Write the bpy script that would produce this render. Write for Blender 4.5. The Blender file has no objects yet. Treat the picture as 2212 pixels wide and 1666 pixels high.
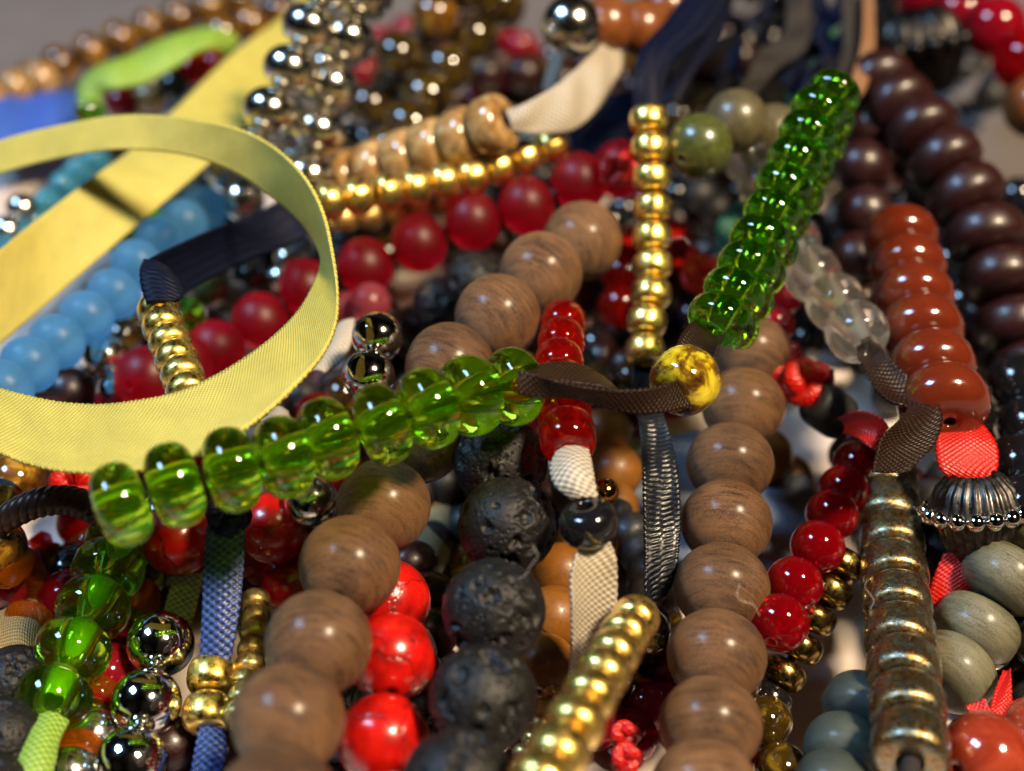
import bpy, bmesh, math, random
import numpy as np
from mathutils import Vector, Quaternion, Matrix
random.seed(7); np.random.seed(7)
SC = bpy.context.scene
COL = SC.collection
MM = 0.001

# ------------------------------------------------------------------ camera
PITCH = math.radians(40.0)
CAMH = 106.0                     # mm above the table
FPX = 3123.0                     # focal length in units of a 2212 px wide frame
CF = Vector((0, math.cos(PITCH), -math.sin(PITCH)))
CU = Vector((0, math.sin(PITCH), math.cos(PITCH)))
CR = Vector((1, 0, 0))
C0 = Vector((0, 0, CAMH))
cam_d = bpy.data.cameras.new('camera')
cam = bpy.data.objects.new('camera', cam_d); COL.objects.link(cam)
cam.location = C0 * MM
cam.rotation_euler = (math.pi / 2 - PITCH, 0, 0)
cam_d.sensor_width = 36.0; cam_d.lens = FPX / 2212.0 * 36.0
cam_d.clip_start = 0.002; cam_d.clip_end = 20.0
cam_d.dof.use_dof = True
cam_d.dof.focus_distance = 0.122
cam_d.dof.aperture_fstop = 16.5
SC.camera = cam

# ------------------------------------------------------------------ world and lamps
W = bpy.data.worlds.new('World'); SC.world = W; W.use_nodes = True
bg = W.node_tree.nodes['Background']
bg.inputs[1].default_value = 0.02
_t = W.node_tree; _tc = _t.nodes.new('ShaderNodeTexCoord'); _n = _t.nodes.new('ShaderNodeTexNoise'); _r = _t.nodes.new('ShaderNodeValToRGB')
_n.inputs['Scale'].default_value = 1.6; _n.inputs['Detail'].default_value = 3   # a dim room, lighter and darker walls and furniture
_r.color_ramp.elements[0].position = 0.42; _r.color_ramp.elements[0].color = (0.02, 0.017, 0.015, 1)
_r.color_ramp.elements[1].position = 0.66; _r.color_ramp.elements[1].color = (0.75, 0.58, 0.44, 1)
_t.links.new(_tc.outputs['Generated'], _n.inputs['Vector']); _t.links.new(_n.outputs[0], _r.inputs[0]); _t.links.new(_r.outputs[0], bg.inputs[0])

def lamp(name, direction, dist, size, size_y, power, col, shape='RECTANGLE', roll=0):
    d = bpy.data.lights.new(name, 'AREA'); d.shape = shape; d.size = size
    if shape in ('RECTANGLE', 'ELLIPSE'): d.size_y = size_y
    d.energy = power; d.color = col
    o = bpy.data.objects.new(name, d); COL.objects.link(o)
    tgt = Vector((0, 0.14, 0.01)); v = Vector(direction).normalized()
    o.location = tgt + v * dist
    q = v.to_track_quat('Z', 'Y'); o.rotation_euler = (q @ Quaternion((0, 0, 1), roll)).to_euler()
    return o
lamp('warm_room_lamp', (0.43, -0.29, 0.855), 0.62, 0.095, 0.095, 9.0, (1.0, 0.78, 0.52), 'DISK')
lamp('cool_window_light', (-0.56, 0.0, 0.83), 0.62, 0.21, 0.12, 4.2, (0.38, 0.64, 1.0), 'RECTANGLE', 0.5)

SC.cycles.diffuse_bounces = 2
SC.view_settings.view_transform = 'Standard'
SC.view_settings.look = 'None'
SC.view_settings.exposure = -0.12
SC.view_settings.gamma = 1.0

# ------------------------------------------------------------------ helpers
def P(px, py, Z):
    """a point seen at px,py (2212 x 1666 frame) at Z mm depth, in mm"""
    return C0 + (CR * ((px - 1106) / FPX) + CU * ((833 - py) / FPX) + CF) * Z

def lift(p, r):
    """keep a point at least r above the table, sliding along its sight line"""
    if p.z >= r: return p
    d = p - C0
    return C0 + d * ((r - CAMH) / d.z)

class Thing:
    pass
def tag(o, label=None, cat=None, group=None, kind=None):
    if label: o['label'] = label
    if cat: o['category'] = cat
    if group: o['group'] = group
    if kind: o['kind'] = kind
def thing(name, label, cat, group=None):
    o = bpy.data.objects.new(name, None); COL.objects.link(o)
    o.empty_display_size = 0.004
    tag(o, label, cat, group)
    return o
def settle(o):
    """put the empty at the base of its parts"""
    if not o.children: return
    pts = []
    for c in o.children:
        bb = [c.matrix_basis @ Vector(b) for b in c.bound_box]
        pts += bb
    cx = sum(p.x for p in pts) / len(pts); cy = sum(p.y for p in pts) / len(pts); cz = min(p.z for p in pts)
    off = Vector((cx, cy, cz)); o.location = off
    for c in o.children: c.location = c.location - off
def link(name, me, mat=None, parent=None, M=None, label=None):
    o = bpy.data.objects.new(name, me); COL.objects.link(o)
    if mat and not me.materials: me.materials.append(mat)
    elif mat and me.materials[0] is not mat:
        o.material_slots[0].link = 'OBJECT'; o.material_slots[0].material = mat
    if M is not None: o.matrix_basis = M
    if parent: o.parent = parent
    if label: o['label'] = label
    return o
def mesh(name, V, F, smooth=True, uv=None):
    me = bpy.data.meshes.new(name); me.from_pydata(V, [], F)
    if uv is not None:
        l = me.uv_layers.new(name='UVMap')
        for poly in me.polygons:
            for li in poly.loop_indices:
                l.data[li].uv = uv[me.loops[li].vertex_index]
    if smooth: me.polygons.foreach_set('use_smooth', [True] * len(me.polygons))
    me.update(); return me

# ------------------------------------------------------------------ materials
class NT:
    def __init__(s, name):
        s.m = bpy.data.materials.new(name); s.m.use_nodes = True
        s.t = s.m.node_tree; s.b = s.t.nodes['Principled BSDF']; s.out = s.t.nodes['Material Output']
    def n(s, kind, **kw):
        x = s.t.nodes.new('ShaderNode' + kind)
        for k, v in kw.items():
            if k.startswith('_'): setattr(x, k[1:], v)
            else: x.inputs[k.replace('__', ' ')].default_value = v
        return x
    def l(s, a, ai, b, bi): s.t.links.new(a.outputs[ai], b.inputs[bi])
    def coord(s, scale=(1, 1, 1), uv=False, seed=True):
        tc = s.n('TexCoord'); mp = s.n('Mapping')
        f = 1.0 if uv else 1000.0
        mp.inputs['Scale'].default_value = tuple(f * a for a in scale)
        s.l(tc, 'UV' if uv else 'Object', mp, 'Vector')
        if seed and not uv:
            oi = s.n('ObjectInfo'); mu = s.n('Math', _operation='MULTIPLY'); mu.inputs[1].default_value = 57.0
            s.l(oi, 'Random', mu, 0); s.l(mu, 0, mp, 'Location')
        return mp
    def ramp(s, src, si, stops, interp='LINEAR'):
        r = s.n('ValToRGB'); r.color_ramp.interpolation = interp
        while len(r.color_ramp.elements) > len(stops): r.color_ramp.elements.remove(r.color_ramp.elements[-1])
        while len(r.color_ramp.elements) < len(stops): r.color_ramp.elements.new(0.5)
        for e, (p, c) in zip(r.color_ramp.elements, stops):
            e.position = p; e.color = (c, c, c, 1) if isinstance(c, (int, float)) else (*c, 1)
        s.l(src, si, r, 'Fac'); return r
    def bump(s, src, si, strength, dist_mm, prev=None):
        b = s.n('Bump'); b.inputs['Strength'].default_value = strength; b.inputs['Distance'].default_value = dist_mm * MM
        s.l(src, si, b, 'Height')
        if prev: s.l(prev, 0, b, 'Normal')
        s.l(b, 0, s.b, 'Normal'); return b
    def set(s, **kw):
        for k, v in kw.items():
            k = k.replace('__', ' ')
            if isinstance(v, tuple) and len(v) == 3 and k != 'Subsurface Radius': v = (*v, 1)
            s.b.inputs[k].default_value = v
        return s

def noise(m, co, scale, detail=3, rough=0.5, dist=0.0):
    n = m.n('TexNoise', Scale=scale, Detail=detail, Roughness=rough, Distortion=dist); m.l(co, 0, n, 'Vector'); return n

def wood(name, dark, light, sheen=0.30, grain=1.0):
    m = NT(name).set(Coat__Weight=0.26, Coat__Roughness=0.24)
    co = m.coord((0.35, 0.35, 0.35)); big = noise(m, co, 0.7, 2, 0.5, 0.3)
    # faint turning and growth lines round the bead
    co_w = m.coord((0.12, 0.12, 1.0)); ln = noise(m, co_w, 3.4, 3, 0.6, 0.5)
    # pores: short dark dashes
    co2 = m.coord((3.0, 6.5, 6.5)); fine = noise(m, co2, 1.7, 6, 0.8, 0.6)
    bh = m.n('Math', _operation='MULTIPLY'); m.l(big, 0, bh, 0); bh.inputs[1].default_value = 0.35
    a1 = m.n('Math', _operation='MULTIPLY_ADD'); m.l(ln, 0, a1, 0); a1.inputs[1].default_value = 0.55; m.l(bh, 0, a1, 2)
    a2 = m.n('Math', _operation='MULTIPLY_ADD'); m.l(fine, 0, a2, 0); a2.inputs[1].default_value = 1.10; m.l(a1, 0, a2, 2)
    r = m.ramp(a2, 0, [(0.0, dark), (0.45, tuple((p + q) / 2 for p, q in zip(dark, light))), (0.9, light)])
    mr0 = m.n('MapRange'); mr0.inputs['From Min'].default_value = 0.82; mr0.inputs['From Max'].default_value = 1.12
    m.l(a2, 0, mr0, 'Value'); m.l(mr0, 0, r, 'Fac')
    oi = m.n('ObjectInfo'); hsv = m.n('HueSaturation')
    mr = m.n('MapRange'); mr.inputs['To Min'].default_value = 0.78; mr.inputs['To Max'].default_value = 1.25
    m.l(oi, 'Random', mr, 'Value'); m.l(mr, 0, hsv, 'Value'); m.l(r, 0, hsv, 'Color'); m.l(hsv, 0, m.b, 'Base Color')
    rr = m.ramp(fine, 0, [(0.3, 0.7), (0.62, sheen)]); m.l(rr, 0, m.b, 'Roughness')
    co3 = m.coord((3.5, 8.0, 8.0)); f3 = noise(m, co3, 1.0, 4, 0.65, 2.0)
    b1 = m.bump(f3, 0, 0.7 * grain, 0.16); m.bump(fine, 0, 0.8 * grain, 0.20, b1)
    return m.m

def stone(name, stops, scale=0.6, rough=0.15, coat=0.5, detail=4, bump=0.0, dist=1.0, **kw):
    m = NT(name).set(Roughness=rough, Coat__Weight=coat, Coat__Roughness=0.05, **kw)
    co = m.coord(); n = noise(m, co, scale, detail, 0.6, dist)
    r = m.ramp(n, 0, stops); m.l(r, 0, m.b, 'Base Color')
    n2 = noise(m, co, 2.2, 3, 0.6)
    m.bump(n2, 0, 0.25 + bump, 0.05 + bump * 0.1)
    return m.m

def plain(name, col, rough=0.3, coat=0.0, var=0.25, bmp=0.15, bscale=3.0, **kw):
    m = NT(name).set(Roughness=rough, Coat__Weight=coat, Coat__Roughness=0.06, **kw)
    co = m.coord(); n = noise(m, co, 0.7, 4, 0.6, 0.4)
    r = m.ramp(n, 0, [(0.3, tuple(c * (1 - var) for c in col)), (0.7, tuple(min(1, c * (1 + var)) for c in col))]); m.l(r, 0, m.b, 'Base Color')
    n2 = noise(m, co, bscale, 4, 0.65)
    if bmp: m.bump(n2, 0, bmp, 0.08)
    rr = m.ramp(n2, 0, [(0.25, max(0.0, rough * 0.6)), (0.75, min(1.0, rough * 1.7))]); m.l(rr, 0, m.b, 'Roughness')
    n4 = noise(m, co, 1.1, 5, 0.7, 1.0); rc = m.ramp(n4, 0, [(0.42, 0.04), (0.68, 0.30)]); m.l(rc, 0, m.b, 'Coat Roughness')   # handling smears
    return m.m

def metal(name, c1, c2, rough=0.12, scale=0.6, metallic=1.0, bmp=0.12, coat=0.0, film=0):
    m = NT(name).set(Metallic=metallic, Coat__Weight=coat, Coat__Roughness=0.03)
    co = m.coord(); n = noise(m, co, scale, 4, 0.6, 0.8)
    r = m.ramp(n, 0, [(0.35, c1), (0.65, c2)]); m.l(r, 0, m.b, 'Base Color')
    n2 = noise(m, co, 1.6, 4, 0.65)
    rr = m.ramp(n2, 0, [(0.3, rough * 0.6), (0.75, rough * 1.8)]); m.l(rr, 0, m.b, 'Roughness')
    if bmp: m.bump(n2, 0, bmp, 0.10)
    if film:
        m.b.inputs['Thin Film Thickness'].default_value = film; m.b.inputs['Thin Film IOR'].default_value = 1.5
    return m.m

def glass(name, col, rough=0.02, trans=1.0, ior=1.5, inner=0.0, bmp=0.05, scale=1.2, **kw):
    m = NT(name).set(Base__Color=col, Roughness=rough, IOR=ior, Transmission__Weight=trans, **kw)
    co = m.coord(); n = noise(m, co, scale, 2, 0.5)
    if bmp: m.bump(n, 0, bmp, 0.12)
    # light that passes the glass tints what lies below instead of leaving it black
    lp = None
    if inner > 0:
        tr = m.n('BsdfTranslucent', Color=(*[min(1, c * 1.0) for c in col], 1)); mx = m.n('MixShader', Fac=inner)
        m.l(m.b, 0, mx, 1); m.l(tr, 0, mx, 2); m.l(mx, 0, m.out, 'Surface')
    return m.m

def veined(name, col, vein=(0.01, 0.004, 0.004)):
    m = NT(name).set(Roughness=0.24, Coat__Weight=0.35, Coat__Roughness=0.15)
    co = m.coord(); nz = noise(m, co, 0.5, 4, 0.6)
    add = m.n('VectorMath', _operation='MULTIPLY_ADD'); m.l(nz, 1, add, 0); add.inputs[1].default_value = (2.4,) * 3; m.l(co, 0, add, 2)
    v = m.n('TexVoronoi', _feature='DISTANCE_TO_EDGE', Scale=0.15); m.l(add, 0, v, 'Vector')
    r = m.ramp(v, 'Distance', [(0.0, tuple(c * 0.35 for c in col)), (0.010, tuple(c * 0.75 for c in col)), (0.04, col)]); n3 = noise(m, co, 0.45, 4, 0.65); r3 = m.ramp(n3, 0, [(0.32, 0.42), (0.62, 1.0)])
    mu = m.n('MixRGB', _blend_type='MULTIPLY', Fac=1.0); m.l(r, 0, mu, 'Color1'); m.l(r3, 0, mu, 'Color2'); m.l(mu, 0, m.b, 'Base Color')
    n2 = noise(m, co, 2.0, 3); rv = m.ramp(v, 'Distance', [(0.0, 0.0), (0.03, 1.0)])
    b1 = m.bump(n2, 0, 0.15, 0.06); m.bump(rv, 0, 0.5, 0.08, b1)
    return m.m

def ribbon_mat(name, col, col2=None, rough=0.42, pu=0.42, pv=0.21, depth=0.5, transl=0.0, spec=0.5, sheen=0.0, aniso=0.0, cross=False):
    """woven satin: staggered floats, every thread a small raised cell; UV is in millimetres"""
    m = NT(name).set(Roughness=rough, Specular__IOR__Level=spec, Sheen__Weight=sheen, Sheen__Roughness=0.4)
    co = m.coord(uv=True); sx = m.n('SeparateXYZ'); m.l(co, 0, sx, 0)
    nz = noise(m, co, 0.35, 3, 0.6); nf = noise(m, co, 7.0, 3, 0.7)
    def wave(sock, period, ph=0.0):
        k = m.n('Math', _operation='MULTIPLY_ADD'); m.l(sx, sock, k, 0); k.inputs[1].default_value = 2 * math.pi / period; k.inputs[2].default_value = ph
        j = m.n('Math', _operation='MULTIPLY_ADD'); m.l(nf, 0, j, 0); j.inputs[1].default_value = 0.9; m.l(k, 0, j, 2)
        c = m.n('Math', _operation='COSINE'); m.l(j, 0, c, 0); return c
    wu = wave('X', pu); wv = wave('Y', pv)
    pr = m.n('Math', _operation='MULTIPLY'); m.l(wu, 0, pr, 0); m.l(wv, 0, pr, 1)
    h = m.n('MapRange'); h.inputs['From Min'].default_value = -1.0; m.l(pr, 0, h, 'Value')
    c2 = col2 or tuple(c * 0.72 for c in col)
    rp = m.ramp(h, 0, [(0.15, c2), (0.75, col)])
    hsv = m.n('HueSaturation'); mr = m.n('MapRange'); mr.inputs['To Min'].default_value = 0.8; mr.inputs['To Max'].default_value = 1.2
    m.l(nz, 0, mr, 'Value'); m.l(mr, 0, hsv, 'Value'); m.l(rp, 'Color', hsv, 'Color'); m.l(hsv, 0, m.b, 'Base Color')
    b0 = m.bump(nf, 0, 0.3, 0.05)
    m.bump(h, 0, depth, 0.10, b0)
    if transl > 0:
        tr = m.n('BsdfTranslucent'); m.l(hsv, 0, tr, 'Color'); mx = m.n('MixShader', Fac=transl)
        m.l(m.b, 0, mx, 1); m.l(tr, 0, mx, 2); m.l(mx, 0, m.out, 'Surface')
    return m.m

M = {}
M['wood'] = wood('brown_wood', (0.036, 0.013, 0.004), (0.34, 0.165, 0.064), 0.38, 1.6)
M['greywood'] = wood('grey_green_wood', (0.035, 0.032, 0.018), (0.14, 0.13, 0.075), 0.3, 0.5)
M['bluewood'] = wood('blue_green_wood', (0.014, 0.022, 0.018), (0.040, 0.055, 0.044), 0.3, 0.5)
M['olive'] = stone('olive_pearl', [(0.3, (0.035, 0.042, 0.008)), (0.7, (0.085, 0.095, 0.022))], 1.2, 0.3, 0.4)
M['oliv2'] = stone('olive_tan_pearl', [(0.3, (0.06, 0.05, 0.022)), (0.7, (0.11, 0.09, 0.045))], 0.8, 0.35, 0.2)
M['lava'] = None
def lava():
    m = NT('black_lava_stone').set(Roughness=0.5, Specular__IOR__Level=0.32)
    co = m.coord(); n = noise(m, co, 1.3, 6, 0.7)
    r = m.ramp(n, 0, [(0.3, (0.003, 0.003, 0.003)), (0.75, (0.014, 0.013, 0.013))]); m.l(r, 0, m.b, 'Base Color')
    v = m.n('TexVoronoi', _feature='SMOOTH_F1', Scale=2.1, Smoothness=0.35); m.l(co, 0, v, 'Vector')
    rv = m.ramp(v, 'Distance', [(0.10, 0.0), (0.30, 0.85), (0.6, 1.0)])
    n2 = noise(m, co, 5.0, 5, 0.7)
    b = m.bump(n2, 0, 0.35, 0.12); m.bump(rv, 0, 0.55, 0.22, b)
    rr = m.ramp(n, 0, [(0.35, 0.36), (0.7, 0.62)]); m.l(rr, 0, m.b, 'Roughness')
    return m.m
M['lava'] = lava()
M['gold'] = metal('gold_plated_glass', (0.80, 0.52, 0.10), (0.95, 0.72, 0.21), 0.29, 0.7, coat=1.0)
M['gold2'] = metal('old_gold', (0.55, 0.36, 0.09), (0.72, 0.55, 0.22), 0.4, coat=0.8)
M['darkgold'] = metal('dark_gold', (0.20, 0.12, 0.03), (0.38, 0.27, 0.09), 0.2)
m = NT('bronze_lustre').set(Metallic=0.95, Coat__Weight=0.8, Coat__Roughness=0.04); co = m.coord(); n_ = noise(m, co, 0.9, 5, 0.7, 1.2)
r_ = m.ramp(n_, 0, [(0.34, (0.12, 0.030, 0.010)), (0.46, (0.30, 0.20, 0.07)), (0.56, (0.17, 0.18, 0.13)), (0.70, (0.42, 0.43, 0.38))]); m.l(r_, 0, m.b, 'Base Color')
n2_ = noise(m, co, 2.4, 5, 0.7); rr_ = m.ramp(n2_, 0, [(0.3, 0.16), (0.7, 0.42)]); m.l(rr_, 0, m.b, 'Roughness'); m.bump(n2_, 0, 0.6, 0.12); M['bronze'] = m.m
M['chrome'] = metal('polished_steel', (0.62, 0.60, 0.56), (0.80, 0.79, 0.76), 0.07, 0.5, bmp=0.09)
M['pyrite'] = metal('silvered_glass', (0.42, 0.39, 0.32), (0.80, 0.77, 0.70), 0.16, 0.6, bmp=0.2, coat=1.0)
M['pewter'] = metal('dark_pewter', (0.04, 0.037, 0.035), (0.12, 0.11, 0.10), 0.36, 0.6)
M['copper'] = metal('copper_lustre', (0.40, 0.16, 0.03), (0.60, 0.30, 0.06), 0.1)
M['green'] = glass('green_glass', (0.50, 0.86, 0.035), 0.012, 1.0, 1.5, 0.08, bmp=0.12)
M['green2'] = glass('deep_green_lined_glass', (0.34, 0.80, 0.03), 0.012, 1.0, 1.55, 0.03, bmp=0.35)
M['redfrost'] = glass('frosted_red_glass', (0.82, 0.003, 0.06), 0.42, 0.95, 1.45, 0.32, bmp=0.1, scale=5, Subsurface__Weight=1.0, Subsurface__Radius=(1.0, 0.15, 0.15), Subsurface__Scale=0.0025)
M['bluefrost'] = glass('frosted_blue_glass', (0.26, 0.62, 0.96), 0.40, 0.8, 1.45, 0.55, bmp=0.1, scale=5, Subsurface__Weight=1.0, Subsurface__Radius=(0.4, 0.8, 1.0), Subsurface__Scale=0.003)
M['clearfrost'] = glass('frosted_clear_glass', (0.93, 0.91, 0.86), 0.10, 1.0, 1.45, 0.2, bmp=0.1, scale=4)
M['cream'] = glass('cream_glass', (0.62, 0.56, 0.33), 0.25, 0.5, 1.45, 0.3)
M['redglass'] = glass('red_glass', (0.85, 0.02, 0.01), 0.03, 0.95, 1.5, 0.16, bmp=0.15)
M['redjelly'] = glass('glossy_red_glass', (0.55, 0.003, 0.009), 0.05, 0.8, 1.5, 0.12, bmp=0.1)
M['darkred'] = glass('dark_red_glass', (0.42, 0.006, 0.02), 0.08, 0.6, 1.5, 0.1)
M['pink'] = glass('pink_glass', (0.6, 0.12, 0.16), 0.3, 0.7, 1.45, 0.3)
M['amber'] = glass('amber_glass', (0.85, 0.24, 0.01), 0.04, 0.9, 1.5, 0.25, bmp=0.4)
M['teal'] = glass('teal_blue_glass', (0.10, 0.42, 0.58), 0.05, 0.7, 1.5, 0.15)
M['aquaglass'] = glass('pale_aqua_glass', (0.45, 0.62, 0.60), 0.1, 0.9, 1.5, 0.1)
M['honey'] = stone('honey_brown_stone', [(0.36, (0.030, 0.010, 0.002)), (0.54, (0.13, 0.052, 0.006)), (0.72, (0.50, 0.27, 0.02))], 0.45, 0.1, 0.9)
M['tiger'] = stone('dark_olive_amber_stone', [(0.34, (0.008, 0.004, 0.002)), (0.56, (0.040, 0.023, 0.003)), (0.76, (0.26, 0.17, 0.012))], 0.35, 0.06, 0.9)
M['speckle'] = stone('yellow_brown_speckled_glass', [(0.38, (0.035, 0.012, 0.003)), (0.47, (0.13, 0.06, 0.006)), (0.53, (0.42, 0.31, 0.010)), (0.62, (0.66, 0.54, 0.02))], 0.42, 0.06, 1.0, 12, 0.1, 0.3)
M['tan'] = stone('tan_mottled_stone', [(0.30, (0.16, 0.065, 0.015)), (0.50, (0.34, 0.19, 0.06)), (0.68, (0.52, 0.38, 0.19))], 0.55, 0.16, 0.7)
M['rust'] = plain('rust_red_glass', (0.115, 0.016, 0.005), 0.12, 0.8, 0.12, 0.05)
M['burgundy'] = plain('burgundy_glass', (0.019, 0.0030, 0.0025), 0.34, 0.12, 0.2, 0.06)
M['mustard'] = plain('mustard_stone', (0.19, 0.07, 0.006), 0.4, 0.1, 0.2, 0.2)
M['orange'] = plain('orange_stone', (0.17, 0.05, 0.012), 0.25, 0.4, 0.25, 0.1)
M['carnelian'] = stone('carnelian', [(0.3, (0.16, 0.012, 0.005)), (0.7, (0.34, 0.05, 0.02))], 0.3, 0.12, 0.9)
M['black'] = plain('black_glass', (0.006, 0.006, 0.007), 0.06, 0.5, 0.2, 0.06)
M['matteblack'] = plain('matt_black', (0.012, 0.012, 0.013), 0.45, 0.0, 0.2, 0.1)
M['redstone'] = veined('red_veined_stone', (0.52, 0.007, 0.004))
M['cord'] = plain('dark_cord', (0.03, 0.025, 0.022), 0.7)
M['yellow_r'] = ribbon_mat('yellow_satin', (0.72, 0.63, 0.15), (0.56, 0.48, 0.08), 0.28, 0.46, 0.38, 1.0, 0.2)
M['navy_r'] = ribbon_mat('navy_satin', (0.004, 0.007, 0.026), (0.001, 0.0015, 0.005), 0.5, 3.0, 0.50, 1.0, spec=0.12)
M['blue_r'] = ribbon_mat('blue_satin', (0.03, 0.065, 0.24), (0.006, 0.010, 0.04), 0.38, 0.9, 0.7, 1.0)
M['black_r'] = ribbon_mat('black_blue_satin', (0.010, 0.013, 0.022), (0.002, 0.003, 0.004), 0.26, 2.4, 0.55, 1.0, spec=0.5)
M['brown_r'] = ribbon_mat('brown_satin', (0.024, 0.010, 0.005), (0.005, 0.002, 0.0015), 0.36, 0.7, 0.5, 1.0, spec=0.22)
M['orange_r'] = ribbon_mat('tan_satin', (0.22, 0.10, 0.035), (0.2, 0.09, 0.03), 0.4, 0.45, 0.24, 0.8)
M['white_r'] = ribbon_mat('white_satin', (0.56, 0.50, 0.40), (0.26, 0.22, 0.16), 0.32, 0.75, 0.55, 1.0, 0.1)
M['red_r'] = ribbon_mat('red_satin', (0.55, 0.008, 0.004), (0.38, 0.004, 0.003), 0.34, 0.6, 0.42, 0.7, 0.1)
M['lime_r'] = ribbon_mat('lime_satin', (0.34, 0.52, 0.075), (0.13, 0.25, 0.025), 0.36, 0.8, 0.6, 1.0, 0.12)
M['grey_r'] = ribbon_mat('charcoal_satin', (0.030, 0.026, 0.025), (0.005, 0.0045, 0.0045), 0.45, 0.7, 0.5, 1.0, spec=0.2)
M['teal_r'] = ribbon_mat('dark_green_satin', (0.01, 0.12, 0.065), (0.004, 0.05, 0.03), 0.4, 0.45, 0.24, 0.8)
M['dull_r'] = ribbon_mat('dull_black_satin', (0.006, 0.0055, 0.0055), (0.002, 0.002, 0.002), 0.7, 0.8, 0.55, 0.8, spec=0.08)
M['tan_r'] = ribbon_mat('antique_gold_mesh', (0.55, 0.36, 0.13), (0.25, 0.15, 0.05), 0.35, 0.45, 0.30, 1.0, 0.1)
M['bluecloth'] = ribbon_mat('royal_blue_cloth', (0.035, 0.10, 0.42), (0.02, 0.06, 0.28), 0.6, 0.6, 0.3, 0.5)

# ------------------------------------------------------------------ bead meshes (axis along local z)
def lathe(name, prof, seg=40, closed=True):
    V = []; F = []; n = len(prof)
    for i in range(seg):
        a = 2 * math.pi * i / seg; c, s = math.cos(a), math.sin(a)
        for r, z in prof: V.append((r * c * MM, r * s * MM, z * MM))
    for i in range(seg):
        j = (i + 1) % seg
        for k in range(n if closed else n - 1):
            k2 = (k + 1) % n
            F.append((i * n + k, j * n + k, j * n + k2, i * n + k2))
    me = mesh(name, V, F); bm = bmesh.new(); bm.from_mesh(me); bmesh.ops.recalc_face_normals(bm, faces=bm.faces); bm.to_mesh(me); bm.free()
    me.polygons.foreach_set('use_smooth', [True] * len(me.polygons)); return me
def prof_round(d, t, hole=0.11, n=22):
    R = d / 2; rh = R * hole; a0 = math.asin(hole)
    out = []
    for i in range(n + 1):
        a = a0 + (math.pi - 2 * a0) * i / n
        out.append((R * math.sin(a), t / 2 * math.cos(a)))
    zi = out[-1][1]
    out += [(rh * 0.85, zi * 0.93), (rh * 0.85, -zi * 0.93)]
    return out
def prof_torus(d, t, hole=0.3, ex=2.4, n=26):
    R = d / 2; rh = R * hole; a = (R - rh) / 2; c = (R + rh) / 2; out = []
    for i in range(n):
        th = 2 * math.pi * i / n; cs, sn = math.cos(th), math.sin(th)
        out.append((c + a * math.copysign(abs(cs) ** (2 / ex), cs), t / 2 * math.copysign(abs(sn) ** (2 / ex), sn)))
    return out
def prof_barrel(d, t, hole=0.33, p=2.3, n=22, side=1.0):
    """rounded bead whose shoulders fall right down to the rim of its hole"""
    R = d / 2; rh = R * hole; out = []
    for i in range(n + 1):
        a = math.pi * i / n; x = math.cos(a); y = abs(math.sin(a)) ** (2 / p); x = math.copysign(abs(x) ** (2 / p), x)
        out.append((rh + (R - rh) * y, t / 2 * x))
    return out + [(rh * 0.93, -t / 2 * 0.90), (rh * 0.90, 0.0), (rh * 0.93, t / 2 * 0.90)]
_rng = np.random.RandomState(3)
def lava_mesh(d, seed, sub=6, npit=170):
    bm = bmesh.new(); bmesh.ops.create_icosphere(bm, subdivisions=sub, radius=1.0)
    me = bpy.data.meshes.new('lava_bead'); bm.to_mesh(me); bm.free()
    n = len(me.vertices); co = np.empty(n * 3); me.vertices.foreach_get('co', co); co = co.reshape(-1, 3)
    co /= np.linalg.norm(co, axis=1)[:, None]
    rng = np.random.RandomState(seed); disp = np.zeros(n)
    for k in range(26):       # broad unevenness
        c = rng.normal(size=3); c /= np.linalg.norm(c); dd = np.arccos(np.clip(co @ c, -1, 1)); disp += rng.uniform(-0.012, 0.014) * np.exp(-(dd / 0.4) ** 2)
    for k in range(npit):
        c = rng.normal(size=3); c /= np.linalg.norm(c); dd = np.arccos(np.clip(co @ c, -1, 1))
        r = 0.030 + 0.14 * rng.rand() ** 3; dep = r * rng.uniform(0.5, 0.95)
        dd = dd * (1 + 0.25 * np.sin(co @ rng.normal(size=3) * 18))
        x = dd / r
        disp -= dep * np.exp(-(x ** 4)); disp += dep * 0.14 * np.exp(-((x - 1.3) / 0.35) ** 2)
    for k in range(60):       # small blisters
        c = rng.normal(size=3); c /= np.linalg.norm(c); dd = np.arccos(np.clip(co @ c, -1, 1)); r = rng.uniform(0.03, 0.06)
        disp += 0.022 * np.exp(-(dd / r) ** 2)
    co = co * (1 + np.clip(disp, -0.20, 0.05))[:, None] * (d / 2 * MM)
    me.vertices.foreach_set('co', co.ravel()); me.polygons.foreach_set('use_smooth', [True] * len(me.polygons)); me.update(); return me
_cache = {}
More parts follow.
